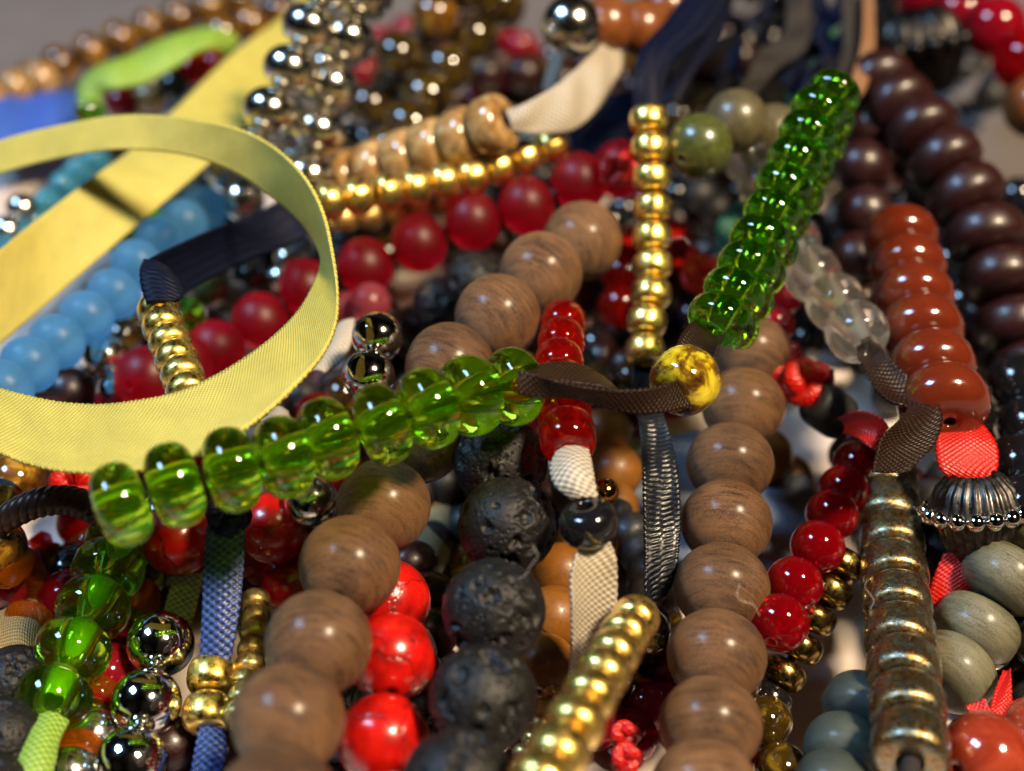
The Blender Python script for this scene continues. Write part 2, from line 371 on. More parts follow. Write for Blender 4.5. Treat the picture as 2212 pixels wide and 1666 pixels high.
def bead_mesh(shape, d, t):
    key = (shape, round(d, 2), round(t, 2))
    if key in _cache: return _cache[key]
    if shape == 'round': me = lathe('round_bead', prof_round(d, t), 48)
    elif shape == 'ring': me = lathe('ring_bead', prof_barrel(d, t, 0.30, 2.6), 44)
    elif shape == 'spool': me = lathe('spool_bead', prof_barrel(d, t, 0.34, 3.1), 44)
    elif shape == 'donut': me = lathe('ring_bead', prof_barrel(d, t, 0.36, 2.35, 28), 52)
    elif shape == 'disc': me = lathe('disc_bead', prof_barrel(d, t, 0.14, 2.5), 48)
    elif shape == 'cyl': me = lathe('tube_bead', prof_barrel(d, t, 0.36, 4.2), 44)
    elif shape == 'chip':
        bm = bmesh.new(); bmesh.ops.create_icosphere(bm, subdivisions=3, radius=d / 2 * MM)
        rng = random.Random(int(d * 100)); ax = [Vector((rng.gauss(0, 1), rng.gauss(0, 1), rng.gauss(0, 1))).normalized() for _ in range(9)]
        for v in bm.verts:
            for a in ax:
                h = v.co.dot(a) - d / 2 * MM * 0.74
                if h > 0: v.co -= a * h
            v.co.z *= t / d
        me = bpy.data.meshes.new('chip_bead'); bm.to_mesh(me); bm.free()
        me.polygons.foreach_set('use_smooth', [False] * len(me.polygons))
    _cache[key] = me; return me
LAVA = [lava_mesh(8.0, 11), lava_mesh(8.0, 23), lava_mesh(8.0, 37)]

def wood_mesh(seed):
    """hand-turned wooden bead: slightly out of round, a few flats and dents, a cut rim at the hole"""
    me = lathe('wooden_bead', prof_barrel(8.0, 7.5, 0.15, 1.98, 44), 84); rng = np.random.RandomState(seed)
    n = len(me.vertices); co = np.empty(n * 3); me.vertices.foreach_get('co', co); co = co.reshape(-1, 3); L = np.linalg.norm(co, axis=1); u = co / L[:, None]; dsp = np.zeros(n)
    for k in range(7):
        c = rng.normal(size=3); c /= np.linalg.norm(c); dsp += rng.uniform(-0.014, 0.012) * np.exp(-(np.arccos(np.clip(u @ c, -1, 1)) / rng.uniform(0.35, 0.8)) ** 2)
    for k in range(14):
        c = rng.normal(size=3); c /= np.linalg.norm(c); dsp -= rng.uniform(0.003, 0.010) * np.exp(-(np.arccos(np.clip(u @ c, -1, 1)) / rng.uniform(0.04, 0.12)) ** 2)
    co = co * (1 + dsp)[:, None]; me.vertices.foreach_set('co', co.ravel()); me.update(); return me
WOODM = [wood_mesh(k) for k in (1, 2, 3, 4)]

def solve(pts, Z0, sgn, ts):
    """depth of each bead so that neighbours touch"""
    out = [lift(P(pts[0][0], pts[0][1], Z0), ts[0] * 0.5)]
    Z = Z0
    for i in range(1, len(pts)):
        t = (ts[i - 1] + ts[i]) / 2; s = sgn[i - 1] if isinstance(sgn, (list, tuple)) else sgn
        best = None
        for k in range(0, 121):
            z = Z + s * t * k / 100.0
            e = abs((P(pts[i][0], pts[i][1], z) - out[-1]).length - t)
            if best is None or e < best[0]: best = (e, z)
        Z = best[1]; q = lift(P(pts[i][0], pts[i][1], Z), ts[i] * 0.5)
        Z = (q - C0).dot(CF); out.append(q)
    return out
def orient(p, axis, roll=None):
    q = Vector((0, 0, 1)).rotation_difference(axis.normalized())
    q = q @ Quaternion((0, 0, 1), random.uniform(0, 6.28) if roll is None else roll)
    return Matrix.Translation(p * MM) @ q.to_matrix().to_4x4()
def wire(parent, pts, r, mat, name='cord', seg=8, ext=True):
    """a smooth cord along world points (mm)"""
    pts = [Vector(p) for p in pts]
    if len(pts) < 2: return
    Q = [pts[0] * 2 - pts[1]] + pts + [pts[-1] * 2 - pts[-2]]
    C = []
    for i in range(1, len(Q) - 2):
        for k in range(5):
            u = k / 5.0; a, b, c, d = Q[i - 1:i + 3]
            C.append(0.5 * ((2 * b) + (c - a) * u + (2 * a - 5 * b + 4 * c - d) * u * u + (3 * b - a - 3 * c + d) * u ** 3))
    C.append(pts[-1])
    V = []; F = []
    up = Vector((0.13, 0.2, 1)).normalized()
    for i, p in enumerate(C):
        t = (C[min(i + 1, len(C) - 1)] - C[max(i - 1, 0)]).normalized(); s = t.cross(up).normalized(); w = s.cross(t)
        for k in range(seg):
            a = 2 * math.pi * k / seg; v = p + (s * math.cos(a) + w * math.sin(a)) * r; V.append(v * MM)
    for i in range(len(C) - 1):
        for k in range(seg):
            k2 = (k + 1) % seg; F.append((i * seg + k, i * seg + k2, (i + 1) * seg + k2, (i + 1) * seg + k))
    o = link(name, mesh(name, V, F), M[mat], parent); return o
def beads(parent, mat, shape, d, t, pts, Z0, sgn=1, taper=1.0, jitter=0.0, cord='cord', mats=None, names='bead', labels=None, cr=None, tilt=0.0):
    n = len(pts); sc = [1 + (taper - 1) * i / max(1, n - 1) for i in range(n)]
    W3 = solve(pts, Z0, sgn, [t * s for s in sc])
    axes = []
    for i in range(n):
        a = W3[max(0, i - 1)]; b = W3[min(n - 1, i + 1)]
        ax = (b - a) if n > 1 else Vector((0.4, 0.3, 0.8))
        ax = ax.normalized() + Vector([random.uniform(-1, 1) * tilt for _ in range(3)])
        axes.append(ax)
    for i, p in enumerate(W3):
        mm = mats[i % len(mats)] if mats else mat
        if shape == 'lava': me = LAVA[i % len(LAVA)]; s = sc[i] * d / 8.0
        elif shape == 'round' and mm == 'wood': me = WOODM[i % 4]; s = sc[i] * d / 8.0
        else: me = bead_mesh(shape, d, t * (0.94 if shape in ('ring', 'cyl', 'donut') else 1.0)); s = sc[i]
        Mx = orient(p, axes[i]) @ Matrix.Scale(s * (1 + random.uniform(-jitter, jitter)), 4)
        if shape == 'round' and mm == 'wood': Mx = Mx @ Matrix.Diagonal((1, 1, t / 7.9, 1))
        link(names, me, M[mm], parent, Mx, labels[i] if labels else None)
    if cord and n > 1: wire(parent, W3, cr or d * 0.07, cord)
    return W3
def cr_spline(K, n):
    """Catmull-Rom through a list of Vectors"""
    Q = [K[0] * 2 - K[1]] + K + [K[-1] * 2 - K[-2]]; out = []
    for i in range(1, len(Q) - 2):
        a, b, c, d = Q[i - 1:i + 3]
        for k in range(n):
            u = k / n; out.append(0.5 * ((2 * b) + (c - a) * u + (2 * a - 5 * b + 4 * c - d) * u * u + (3 * b - a - 3 * c + d) * u ** 3))
    out.append(K[-1]); return out
def ribbon(parent, mat, pairs, name='ribbon', nu=14, seg=14, th=0.22, cup=0.0, ripple=0.12, picot=0.10, edge=0.1, label=None):
    """woven band between two edge curves; pairs of ((px,py,Z),(px,py,Z))"""
    A = cr_spline([P(*a) for a, b in pairs], seg); B = cr_spline([P(*b) for a, b in pairs], seg)
    # resample evenly along the middle line
    mid = [(a + b) / 2 for a, b in zip(A, B)]
    L = [0.0]
    for i in range(1, len(mid)): L.append(L[-1] + (mid[i] - mid[i - 1]).length)
    n = max(8, min(420, int(L[-1] / 0.17)))
    ls = np.linspace(0, L[-1], n)
    def rs(K):
        X = np.array([list(k) for k in K]); return [Vector([float(np.interp(l, L, X[:, j])) for j in range(3)]) for l in ls]
    A = rs(A); B = rs(B); V = []; UV = []; F = []; nrm = []
    for i in range(n):
        t = ((A[min(i + 1, n - 1)] + B[min(i + 1, n - 1)]) - (A[max(i - 1, 0)] + B[max(i - 1, 0)])).normalized()
        w = B[i] - A[i]; nn = w.cross(t)
        nn = nn.normalized() if nn.length > 1e-6 else (nrm[-1] if nrm else Vector((0, 0, 1)))
        if nrm and nn.dot(nrm[-1]) < -0.3: nn = -nn
        nrm.append(nn)
    for side in (0, 1):
        for i in range(n):
            w = B[i] - A[i]; wl = w.length
            for k in range(nu + 1):
                u = k / nu
                p = A[i] + w * u
                off = cup * wl * (1 - (2 * u - 1) ** 2) + ripple * 0.35 * math.sin(ls[i] * 0.9 + u * 2.5) * math.sin(math.pi * u)
                tt = th / 2 * (1.0 + (0.45 if k in (0, nu) else 0.0))
                if k in (0, nu) and picot: p = p + w.normalized() * (picot * (0.5 + 0.5 * math.sin(ls[i] * 2 * math.pi / 0.62)) * (1 if k else -1))
                p = p + nrm[i] * (off + (tt if side == 0 else -tt))
                if p.z < 0.15: p = lift(p, 0.15)
                V.append(p * MM); UV.append((u * max(wl, 2.5), float(ls[i])))
    S = n * (nu + 1)
    for i in range(n - 1):
        for k in range(nu):
            a = i * (nu + 1) + k; b = a + nu + 1
            F.append((a, a + 1, b + 1, b)); F.append((S + a, S + b, S + b + 1, S + a + 1))
        a = i * (nu + 1); b = a + nu + 1
        F.append((a, b, S + b, S + a)); a += nu; b += nu; F.append((a, S + a, S + b, b))
    for i in (0, n - 1):
        for k in range(nu):
            a = i * (nu + 1) + k
            F.append((a, S + a, S + a + 1, a + 1) if i == 0 else (a, a + 1, S + a + 1, S + a))
    return link(name, mesh(name, V, F, True, UV), M[mat], parent, None, label)
def knot(parent, mat, p, r, name='knot', squash=0.8, seed=1, label=None):
    """a small pulled knot: a ribbon tube wound over itself"""
    rng = random.Random(seed); c = P(*p); K = []
    ph = rng.uniform(0, 6.28)
    for k in range(26):
        a = k / 25 * 2 * math.pi * 2.0 + ph
        rr = r * 0.55 * (1 + 0.35 * math.cos(1.5 * a))
        K.append(c + CR * rr * math.cos(a) + CU * rr * math.sin(a) * squash - CF * (r * 0.35 * math.sin(1.5 * a)))
    wide = r * 0.42
    V = []; F = []; UV = []; nu = 10; L = 0
    for i, q in enumerate(K):
        t = (K[min(i + 1, 25)] - K[max(i - 1, 0)]).normalized(); s = t.cross(-CF).normalized(); w = s.cross(t)
        if i: L += (q - K[i - 1]).length
        for k in range(nu):
            a = 2 * math.pi * k / nu; V.append((q + s * math.cos(a) * wide + w * math.sin(a) * wide * 0.62) * MM); UV.append((k / nu * 3.0, L))
    for i in range(25):
        for k in range(nu):
            k2 = (k + 1) % nu; F.append((i * nu + k, i * nu + k2, (i + 1) * nu + k2, (i + 1) * nu + k))
    F.append(tuple(range(nu))); F.append(tuple(reversed(range(25 * nu, 26 * nu))))
    me = mesh(name, V, F, True, UV); o = link(name, me, M[mat], parent, None, label)
    md = o.modifiers.new('smooth', 'SUBSURF'); md.levels = 1; md.render_levels = 1
    return o
def curve_pts(K, n):
    """n points evenly along a screen polyline"""
    K = [Vector((a, b, 0)) for a, b in K]; C = cr_spline(K, 20); L = [0.0]
    for i in range(1, len(C)): L.append(L[-1] + (C[i] - C[i - 1]).length)
    X = np.array([list(c) for c in C]); ls = np.linspace(0, L[-1], n)
    return [(float(np.interp(l, L, X[:, 0])), float(np.interp(l, L, X[:, 1]))) for l in ls]

# ------------------------------------------------------------------ the surface
def slab(name, x0, x1, y0, y1, z0, z1, rad, bev, mat):
    bm = bmesh.new(); pts = []
    for cx, cy, a0 in ((x1 - rad, y1 - rad, 0), (x0 + rad, y1 - rad, 90), (x0 + rad, y0 + rad, 180), (x1 - rad, y0 + rad, 270)):
        for k in range(9):
            a = math.radians(a0 + k * 90 / 8); pts.append((cx + rad * math.cos(a), cy + rad * math.sin(a)))
    rings = []
    cx, cy = (x0 + x1) / 2, (y0 + y1) / 2
    for k in range(6):
        a = math.pi / 2 * k / 5; ins = bev * (1 - math.sin(a)) if True else 0
        off = bev * (1 - math.cos(a)); z = z1 - bev + bev * math.sin(a)
        f = lambda p: (p[0] - (p[0] - cx) / abs(p[0] - cx + 1e-9) * off, p[1] - (p[1] - cy) / abs(p[1] - cy + 1e-9) * off)
        rings.append([bm.verts.new((f(p)[0] * MM, f(p)[1] * MM, z * MM)) for p in pts])
    base = [bm.verts.new((p[0] * MM, p[1] * MM, z0 * MM)) for p in pts]
    rings.insert(0, base)
    for a, b in zip(rings, rings[1:]):
        for i in range(len(pts)):
            j = (i + 1) % len(pts); bm.faces.new((a[i], a[j], b[j], b[i]))
    bm.faces.new(rings[-1]); bm.faces.new(list(reversed(base)))
    me = bpy.data.meshes.new(name); bm.to_mesh(me); bm.free()
    return link(name, me, mat)
m = NT('grey_table').set(Roughness=0.6); co = m.coord((1, 1, 1), seed=False); n_ = noise(m, co, 0.03, 5, 0.6)
r_ = m.ramp(n_, 0, [(0.3, (0.10, 0.086, 0.082)), (0.7, (0.14, 0.12, 0.113))]); m.l(r_, 0, m.b, 'Base Color'); M['table'] = m.m
m = NT('white_glazed_tray').set(Roughness=0.16, Coat__Weight=0.3); co = m.coord((1, 1, 1), seed=False); n_ = noise(m, co, 0.06, 4, 0.6)
r_ = m.ramp(n_, 0, [(0.3, (0.60, 0.51, 0.45)), (0.7, (0.68, 0.59, 0.53))]); m.l(r_, 0, m.b, 'Base Color')
n2_ = noise(m, co, 1.2, 4, 0.6); m.bump(n2_, 0, 0.08, 0.05); M['tray'] = m.m
tb = slab('table_top', -1500, 1500, -600, 2400, -30, -3.2, 20, 4, M['table']); tag(tb, kind='structure')
tr = slab('tray', -105, 50, 20, 190, -3.2, 0, 14, 1.4, M['tray'])
tag(tr, 'white glazed tray lying under the whole pile of bead bracelets', 'tray')

G_WOOD = 'brown wooden bead bracelets'
# ------------------------------------------------------------------ yellow satin ribbon
T = thing('satin_ribbon', 'long yellow satin ribbon curling in a wide open loop at the left of the pile', 'ribbon')
ribbon(T, 'yellow_r', [((-60, 600, 135), (-70, 800, 133)), ((0, 541, 139), (0, 742, 137)), ((83, 473, 145), (110, 648, 143)), ((207, 380, 153), (283, 497, 151)),
                       ((277, 330, 160), (450, 353, 160)), ((383, 233, 170), (530, 272, 170)), ((500, 120, 184), (600, 170, 184)), ((600, 45, 196), (662, 70, 194)), ((640, 5, 203), (690, 25, 200)), ((660, -40, 210), (710, -25, 208))],
       'band', nu=16, ripple=0.15)
ribbon(T, 'yellow_r', [((-90, 345, 153), (-90, 408, 152)), ((0, 307, 151), (0, 373, 150)), ((100, 280, 149), (110, 343, 148)), ((233, 255, 146), (225, 323, 145)), ((340, 252, 143), (330, 323, 143)),
                       ((440, 264, 140), (425, 338, 141)), ((533, 287, 137), (515, 374, 139)), ((605, 330, 134), (580, 418, 137)), ((660, 388, 131), (635, 462, 135.5)), ((697, 460, 128), (674, 510, 134)),
                       ((718, 550, 125), (695, 560, 130)), ((729, 635, 121.5), (685, 602, 126.5)), ((723, 705, 118.5), (652, 665, 124)), ((694, 768, 116), (605, 717, 122)), ((640, 830, 114), (545, 765, 120)),
                       ((567, 897, 112), (470, 812, 118.5)), ((470, 962, 111), (385, 850, 117.5)), ((360, 1003, 111), (300, 868, 117.5)), ((250, 1020, 112), (215, 877, 118.5)), ((140, 1017, 113.5), (125, 871, 120)),
                       ((60, 1001, 115), (45, 854, 121.5)), ((0, 978, 116), (0, 841, 122.5)), ((-70, 948, 118), (-60, 815, 125))],
       'loop', nu=22, seg=20, ripple=0.14, picot=0.2)
settle(T)

# ------------------------------------------------------------------ green glass bracelet in front, brown ribbon and yellow bead
T = thing('bead_bracelet', 'bracelet of big clear green glass beads crossing in front of everything, tied by brown ribbon', 'bracelet')
gf = [(262, 1090), (378, 1048), (500, 1015), (612, 988), (708, 948), (825, 917), (925, 882), (1015, 855), (1108, 835)]
beads(T, 'green', 'donut', 6.6, 4.0, gf, 107, 1, cord='cord', cr=0.25, tilt=0.05, jitter=0.02)
ribbon(T, 'brown_r', [((1120, 800, 112), (1120, 850, 112)), ((1164, 812, 112), (1164, 855, 113)), ((1237, 832, 112), (1237, 858, 114)), ((1310, 842, 113), (1304, 878, 114.5)), ((1380, 843, 114), (1371, 892, 115)), ((1440, 832, 116), (1437, 889, 116)), ((1480, 812, 119), (1490, 872, 118)), ((1510, 780, 122), (1530, 840, 121))], 'ribbon_tail', ripple=0.1)
ribbon(T, 'brown_r', [((1130, 798, 116), (1150, 812, 114)), ((1164, 791, 117), (1175, 818, 114)), ((1211, 785, 118), (1225, 826, 115)), ((1257, 792, 119), (1270, 832, 115.5)), ((1304, 818, 119), (1310, 838, 116)), ((1335, 845, 119), (1336, 848, 117))], 'ribbon_tail', ripple=0.1)
ribbon(T, 'brown_r', [((1460, 800, 121), (1500, 850, 118)), ((1463, 752, 122), (1535, 790, 119)), ((1480, 715, 124), (1553, 745, 121)), ((1510, 690, 127), (1570, 715, 124))], 'ribbon_tail', cup=-0.25, ripple=0.1)
c = P(1480, 822, 120)
link('large_hole_bead', bead_mesh('ring', 5.8, 4.6), M['speckle'], T, orient(c, (CR * 0.62 + CU * 0.45 + CF * 0.6), 1.0), 'yellow bead mottled brown')
gr = [(1556, 690), (1586, 632), (1616, 575), (1640, 520), (1668, 462), (1693, 405), (1718, 348), (1745, 292), (1768, 242), (1800, 205)]
beads(T, 'green2', 'donut', 5.9, 3.35, gr, 127, 1, taper=0.92, cr=0.3, tilt=0.12, jitter=0.03)
gr2 = [(x + 32 + (i % 2) * 5, y + 18) for i, (x, y) in enumerate(gr[:-1])]
beads(T, 'green2', 'donut', 4.4, 3.2, gr2, 132, 1, cr=0.3, tilt=0.15, jitter=0.04)
ribbon(T, 'grey_r', [((1815, -20, 176), (1862, -20, 176)), ((1822, 90, 172), (1860, 105, 172)), ((1802, 180, 165), (1845, 196, 165)), ((1775, 225, 160), (1822, 232, 160))], 'ribbon_tail')
ribbon(T, 'orange_r', [((1866, -20, 174), (1886, -20, 174)), ((1862, 90, 170), (1888, 105, 170)), ((1842, 165, 164), (1872, 182, 164)), ((1838, 205, 160), (1856, 212, 160))], 'ribbon_tail')
settle(T)

# ------------------------------------------------------------------ wooden bracelets
T = thing('bead_bracelet', 'brown wooden bead bracelet running from the bottom left up past the black lava beads', 'bracelet', G_WOOD)
wl = [(600, 1740), (622, 1556), (688, 1390), (755, 1222), (828, 1092), (905, 948), (972, 792), (1075, 684), (1168, 591), (1258, 520)]
beads(T, 'wood', 'round', 8.0, 7.9, wl, 95, 1, jitter=0.012, cr=0.6, tilt=0.12)
settle(T)
T = thing('bead_bracelet', 'brown wooden bead bracelet standing upright between the dark ribbon and the small red beads', 'bracelet', G_WOOD)
wr = [(1522, 1712), (1534, 1568), (1547, 1418), (1559, 1270), (1569, 1130), (1577, 1002), (1606, 878), (1622, 765)]
beads(T, 'wood', 'round', 8.0, 7.3, wr, 104, 1, jitter=0.012, cr=0.6, tilt=0.12)
settle(T)

# ------------------------------------------------------------------ lava bracelets
T = thing('bead_bracelet', 'black pitted lava stone bracelet in the lower middle, its beads going down to the edge', 'bracelet')
beads(T, 'lava', 'lava', 8.0, 7.9, [(990, 1698), (1044, 1508), (1067, 1318), (1095, 1137), (1082, 1000)], 101, 1, cr=0.6, tilt=0.6)
settle(T)
T = thing('bead_bracelet', 'small black lava stone beads half hidden behind the upper wooden beads', 'bracelet')
beads(T, 'lava', 'lava', 6.2, 6.1, [(1025, 610), (955, 660), (900, 720)], 150, 1, tilt=0.6)
settle(T)
T = thing('bead_bracelet', 'pitted black lava stone beads at the bottom left edge', 'bracelet')
beads(T, 'lava', 'lava', 6.6, 6.4, [(35, 1480), (10, 1600), (-30, 1720)], 119, -1, tilt=0.6)
settle(T)

# ------------------------------------------------------------------ frosted glass
T = thing('bead_bracelet', 'frosted dark red glass bead bracelet slanting through the yellow loop up to the right', 'bracelet')
rf = [(317, 818), (392, 785), (467, 755), (563, 695), (664, 622), (790, 576), (905, 525), (1021, 477), (1137, 444), (1251, 392), (1340, 365)]
beads(T, 'redfrost', 'round', 6.45, 5.95, rf, 141, 1, cr=0.55)
knot(T, 'red_r', (1330, 372, 153), 2.0, 'knot', seed=4); knot(T, 'red_r', (1362, 350, 156), 1.6, 'knot', seed=8)
settle(T)
T = thing('bead_bracelet', 'frosted sky blue glass bead bracelet under the yellow ribbon at the left', 'bracelet')
bf = [(-50, 900), (8, 842), (63, 788), (123, 739), (187, 686), (246, 636), (296, 572), (345, 522), (395, 483), (438, 455)]
beads(T, 'bluefrost', 'round', 5.5, 4.9, bf, 126, 1, cr=0.5)
settle(T)
T = thing('bead_bracelet', 'bracelet of frosted clear glass beads, crumpled brown ribbon and thick bronze beads', 'bracelet')
beads(T, 'clearfrost', 'donut', 5.8, 4.8, [(1851, 716), (1806, 654), (1755, 592), (1712, 522), (1680, 458), (1645, 400), (1612, 342), (1588, 285)], 134, 1, taper=0.85, cr=0.5)
ribbon(T, 'brown_r', [((1840, 745, 134), (1890, 735, 134)), ((1862, 785, 132), (1912, 765, 132)), ((1890, 838, 129), (1945, 800, 130)), ((1925, 868, 127), (1990, 835, 129)), ((1960, 880, 126), (2018, 862, 128)), ((1945, 905, 124), (2034, 905, 126)), ((1905, 945, 122), (2020, 955, 124)), ((1893, 985, 121), (1995, 985, 123)), ((1885, 1020, 120), (1960, 1020, 122))], 'ribbon', cup=0.12, ripple=0.5, nu=16)
bz = [(1914, 1044), (1918, 1108), (1924, 1172), (1931, 1238), (1938, 1307), (1945, 1378), (1952, 1452), (1959, 1530), (1966, 1612)]
beads(T, 'bronze', 'cyl', 6.0, 4.1, bz, 136, -1, cr=0.5, jitter=0.02, tilt=0.09)
wire(T, [P(1968, 1640, 108), P(1962, 1720, 104)], 0.8, 'grey_r')
settle(T)

# ------------------------------------------------------------------ gold strands
T = thing('bead_bracelet', 'shiny gold bead bracelet hanging straight down between navy ribbons near the olive bead', 'bracelet')
gv = [(1394, 756), (1397, 694), (1407, 634), (1410, 573), (1408, 512), (1410, 449), (1408, 384), (1405, 321), (1402, 260)]
beads(T, 'gold', 'ring', 4.0, 3.05, gv, 140, 1, cr=0.4, tilt=0.10, jitter=0.02)
ribbon(T, 'navy_r', [((1368, 236, 150), (1432, 236, 150)), ((1370, 170, 150), (1440, 165, 151)), ((1386, 108, 153), (1472, 112, 154)), ((1440, 45, 160), (1528, 68, 160)), ((1490, -25, 168), (1572, 0, 168))], 'ribbon', cup=0.1)
ribbon(T, 'navy_r', [((1425, 232, 156), (1470, 215, 156)), ((1462, 165, 158), (1505, 150, 158)), ((1510, 90, 162), (1548, 95, 162)), ((1545, 20, 168), (1580, 20, 168))], 'ribbon', cup=0.1)
ribbon(T, 'black_r', [((1374, 778, 142), (1412, 778, 142)), ((1366, 830, 138), (1412, 835, 138)), ((1380, 900, 133), (1432, 896, 133)), ((1388, 1000, 128), (1458, 990, 129)), ((1391, 1090, 125), (1468, 1080, 126)), ((1393, 1180, 123), (1468, 1160, 124)), ((1393, 1268, 122), (1456, 1240, 123)), ((1400, 1325, 123), (1432, 1300, 124))], 'ribbon', cup=0.08, ripple=0.5)
settle(T)
T = thing('bead_bracelet', 'gold bead bracelet coming out of the bottom edge beside the lava beads', 'bracelet')
gb = [(1168, 1688), (1206, 1628), (1242, 1562), (1274, 1502), (1302, 1455), (1328, 1412), (1350, 1372), (1372, 1338)]
beads(T, 'gold', 'ring', 4.3, 3.3, gb, 93, 1, taper=0.88, cr=0.45, tilt=0.10, jitter=0.02)
settle(T)
T = thing('bead_bracelet', 'slanting gold bead bracelet just above the frosted dark red beads', 'bracelet')
gd = [(712, 433), (774, 424), (837, 413), (897, 403), (959, 391), (1020, 381), (1077, 361), (1134, 340), (1190, 315)]
beads(T, 'gold', 'ring', 3.9, 3.2, gd, 149, 1, cr=0.4, tilt=0.10, jitter=0.02)
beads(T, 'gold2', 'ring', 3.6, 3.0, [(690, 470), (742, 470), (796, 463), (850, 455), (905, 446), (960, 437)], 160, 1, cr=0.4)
settle(T)
T = thing('bead_bracelet', 'short gold bead bracelet inside the yellow loop hanging from a folded navy ribbon', 'bracelet')
beads(T, 'gold', 'ring', 3.8, 2.5, [(342, 672), (353, 706), (367, 741), (381, 777), (394, 812), (406, 848)], 130.5, -1, cr=0.4)
ribbon(T, 'navy_r', [((640, 405, 158), (715, 455, 158)), ((600, 437, 152), (690, 480, 152)), ((535, 470, 147), (645, 520, 150)), ((467, 493, 142), (570, 548, 148)), ((400, 522, 138), (500, 578, 144)), ((345, 548, 134), (430, 615, 140)), ((312, 566, 132), (396, 636, 136))], 'ribbon', cup=0.1)
ribbon(T, 'navy_r', [((312, 562, 131.6), (372, 590, 131.6)), ((303, 585, 130), (392, 618, 130)), ((306, 620, 129), (394, 640, 129)), ((318, 658, 128), (376, 652, 128))], 'ribbon', cup=-0.15)
settle(T)

# ------------------------------------------------------------------ tan stone with white ribbon
T = thing('bead_bracelet', 'tan mottled stone bead bracelet with a wide white satin ribbon pointing up right', 'bracelet')
beads(T, 'tan', 'spool', 6.4, 3.9, [(1064, 270), (1000, 296), (937, 319), (875, 342), (812, 364), (757, 384), (705, 402)], 153, 1, cr=0.5)
ribbon(T, 'white_r', [((1092, 240, 152), (1106, 282, 152)), ((1140, 222, 152), (1165, 288, 153)), ((1195, 190, 154), (1240, 278, 155)), ((1245, 150, 157), (1300, 222, 158)), ((1290, 105, 160), (1340, 150, 161)), ((1318, 80, 163), (1344, 110, 164))], 'ribbon', cup=0.07, ripple=0.8)
ribbon(T, 'white_r', [((1195, 110, 163), (1217, 118, 163)), ((1182, 150, 163), (1205, 165, 163)), ((1172, 190, 163), (1188, 200, 163))], 'ribbon')
ribbon(T, 'white_r', [((1130, 260, 158), (1155, 262, 158)), ((1122, 300, 158), (1150, 305, 158)), ((1118, 335, 159), (1140, 335, 159))], 'ribbon')
settle(T)

# ------------------------------------------------------------------ red stones
T = thing('bead_bracelet', 'bright red stone bracelet beside the lowest wooden beads at the bottom', 'bracelet')
beads(T, 'redstone', 'round', 7.1, 7.0, [(842, 1770), (828, 1598), (846, 1420), (838, 1300)], 104, 1, cr=0.5)
settle(T)
T = thing('bead_bracelet', 'shadowed red stone beads with dark veins under the front green beads', 'bracelet')
beads(T, 'redstone', 'round', 6.6, 6.5, [(470, 1225), (385, 1165), (590, 1140), (640, 1262)][1:], 128, 1, cr=0.5)
beads(T, 'redstone', 'round', 6.4, 6.3, [(640, 1262), (700, 1330)], 133, 1, cord=None)
settle(T)

# ------------------------------------------------------------------ red ring strand, white ribbon, black bead
T = thing('bead_bracelet', 'red glass bead strand between the wooden strands, with a black bead on white ribbon', 'bracelet')
beads(T, 'redglass', 'spool', 4.7, 3.9, [(1226, 942), (1219, 884), (1212, 832), (1208, 785), (1213, 738), (1217, 698)], 118, 1, taper=0.88, cr=0.5)
ribbon(T, 'white_r', [((1207, 965, 117), (1268, 965, 117)), ((1190, 1010, 115), (1277, 1000, 115)), ((1200, 1050, 113.5), (1283, 1035, 113.5)), ((1235, 1080, 113), (1290, 1075, 113))], 'ribbon', cup=-0.22, ripple=0.3)
link('spacer_bead', bead_mesh('ring', 4.6, 3.2), M['black'], T, orient(P(1271, 1130, 112.5), CU * 0.9 - CF * 0.4 - CR * 0.2), 'glossy black bead')
ribbon(T, 'white_r', [((1262, 1158, 113), (1304, 1155, 113)), ((1243, 1205, 111.5), (1326, 1198, 113)), ((1234, 1255, 111), (1330, 1262, 113.8)), ((1236, 1320, 111.5), (1326, 1330, 114.5)), ((1236, 1390, 113), (1306, 1400, 115.5)), ((1230, 1450, 115), (1275, 1465, 117)), ((1225, 1500, 118), (1262, 1500, 118))], 'ribbon', cup=0.12, nu=18)
link('spacer_bead', bead_mesh('round', 2.3, 2.2), M['copper'], T, orient(P(1308, 1063, 118), CR), 'tiny copper bead')
settle(T)

# ------------------------------------------------------------------ mustard strand, cream strand
T = thing('bead_bracelet', 'mustard yellow bead bracelet in the shade behind the black bead', 'bracelet')
beads(T, 'mustard', 'round', 5.8, 5.6, [(1175, 1440), (1196, 1335), (1215, 1240), (1268, 1170), (1318, 1100), (1325, 1020), (1306, 935)], 122, 1, cr=0.45)
beads(T, 'mustard', 'round', 5.8, 5.6, [(1652, 985), (1700, 1040)], 146, 1, cord=None)
settle(T)
T = thing('bead_bracelet', 'cream translucent bead bracelet in the gap right of the left wooden strand', 'bracelet')
beads(T, 'cream', 'spool', 5.4, 4.6, [(855, 1320), (878, 1258), (908, 1196), (940, 1135), (960, 1075), (985, 1010)], 129, 1, cr=0.45)
settle(T)

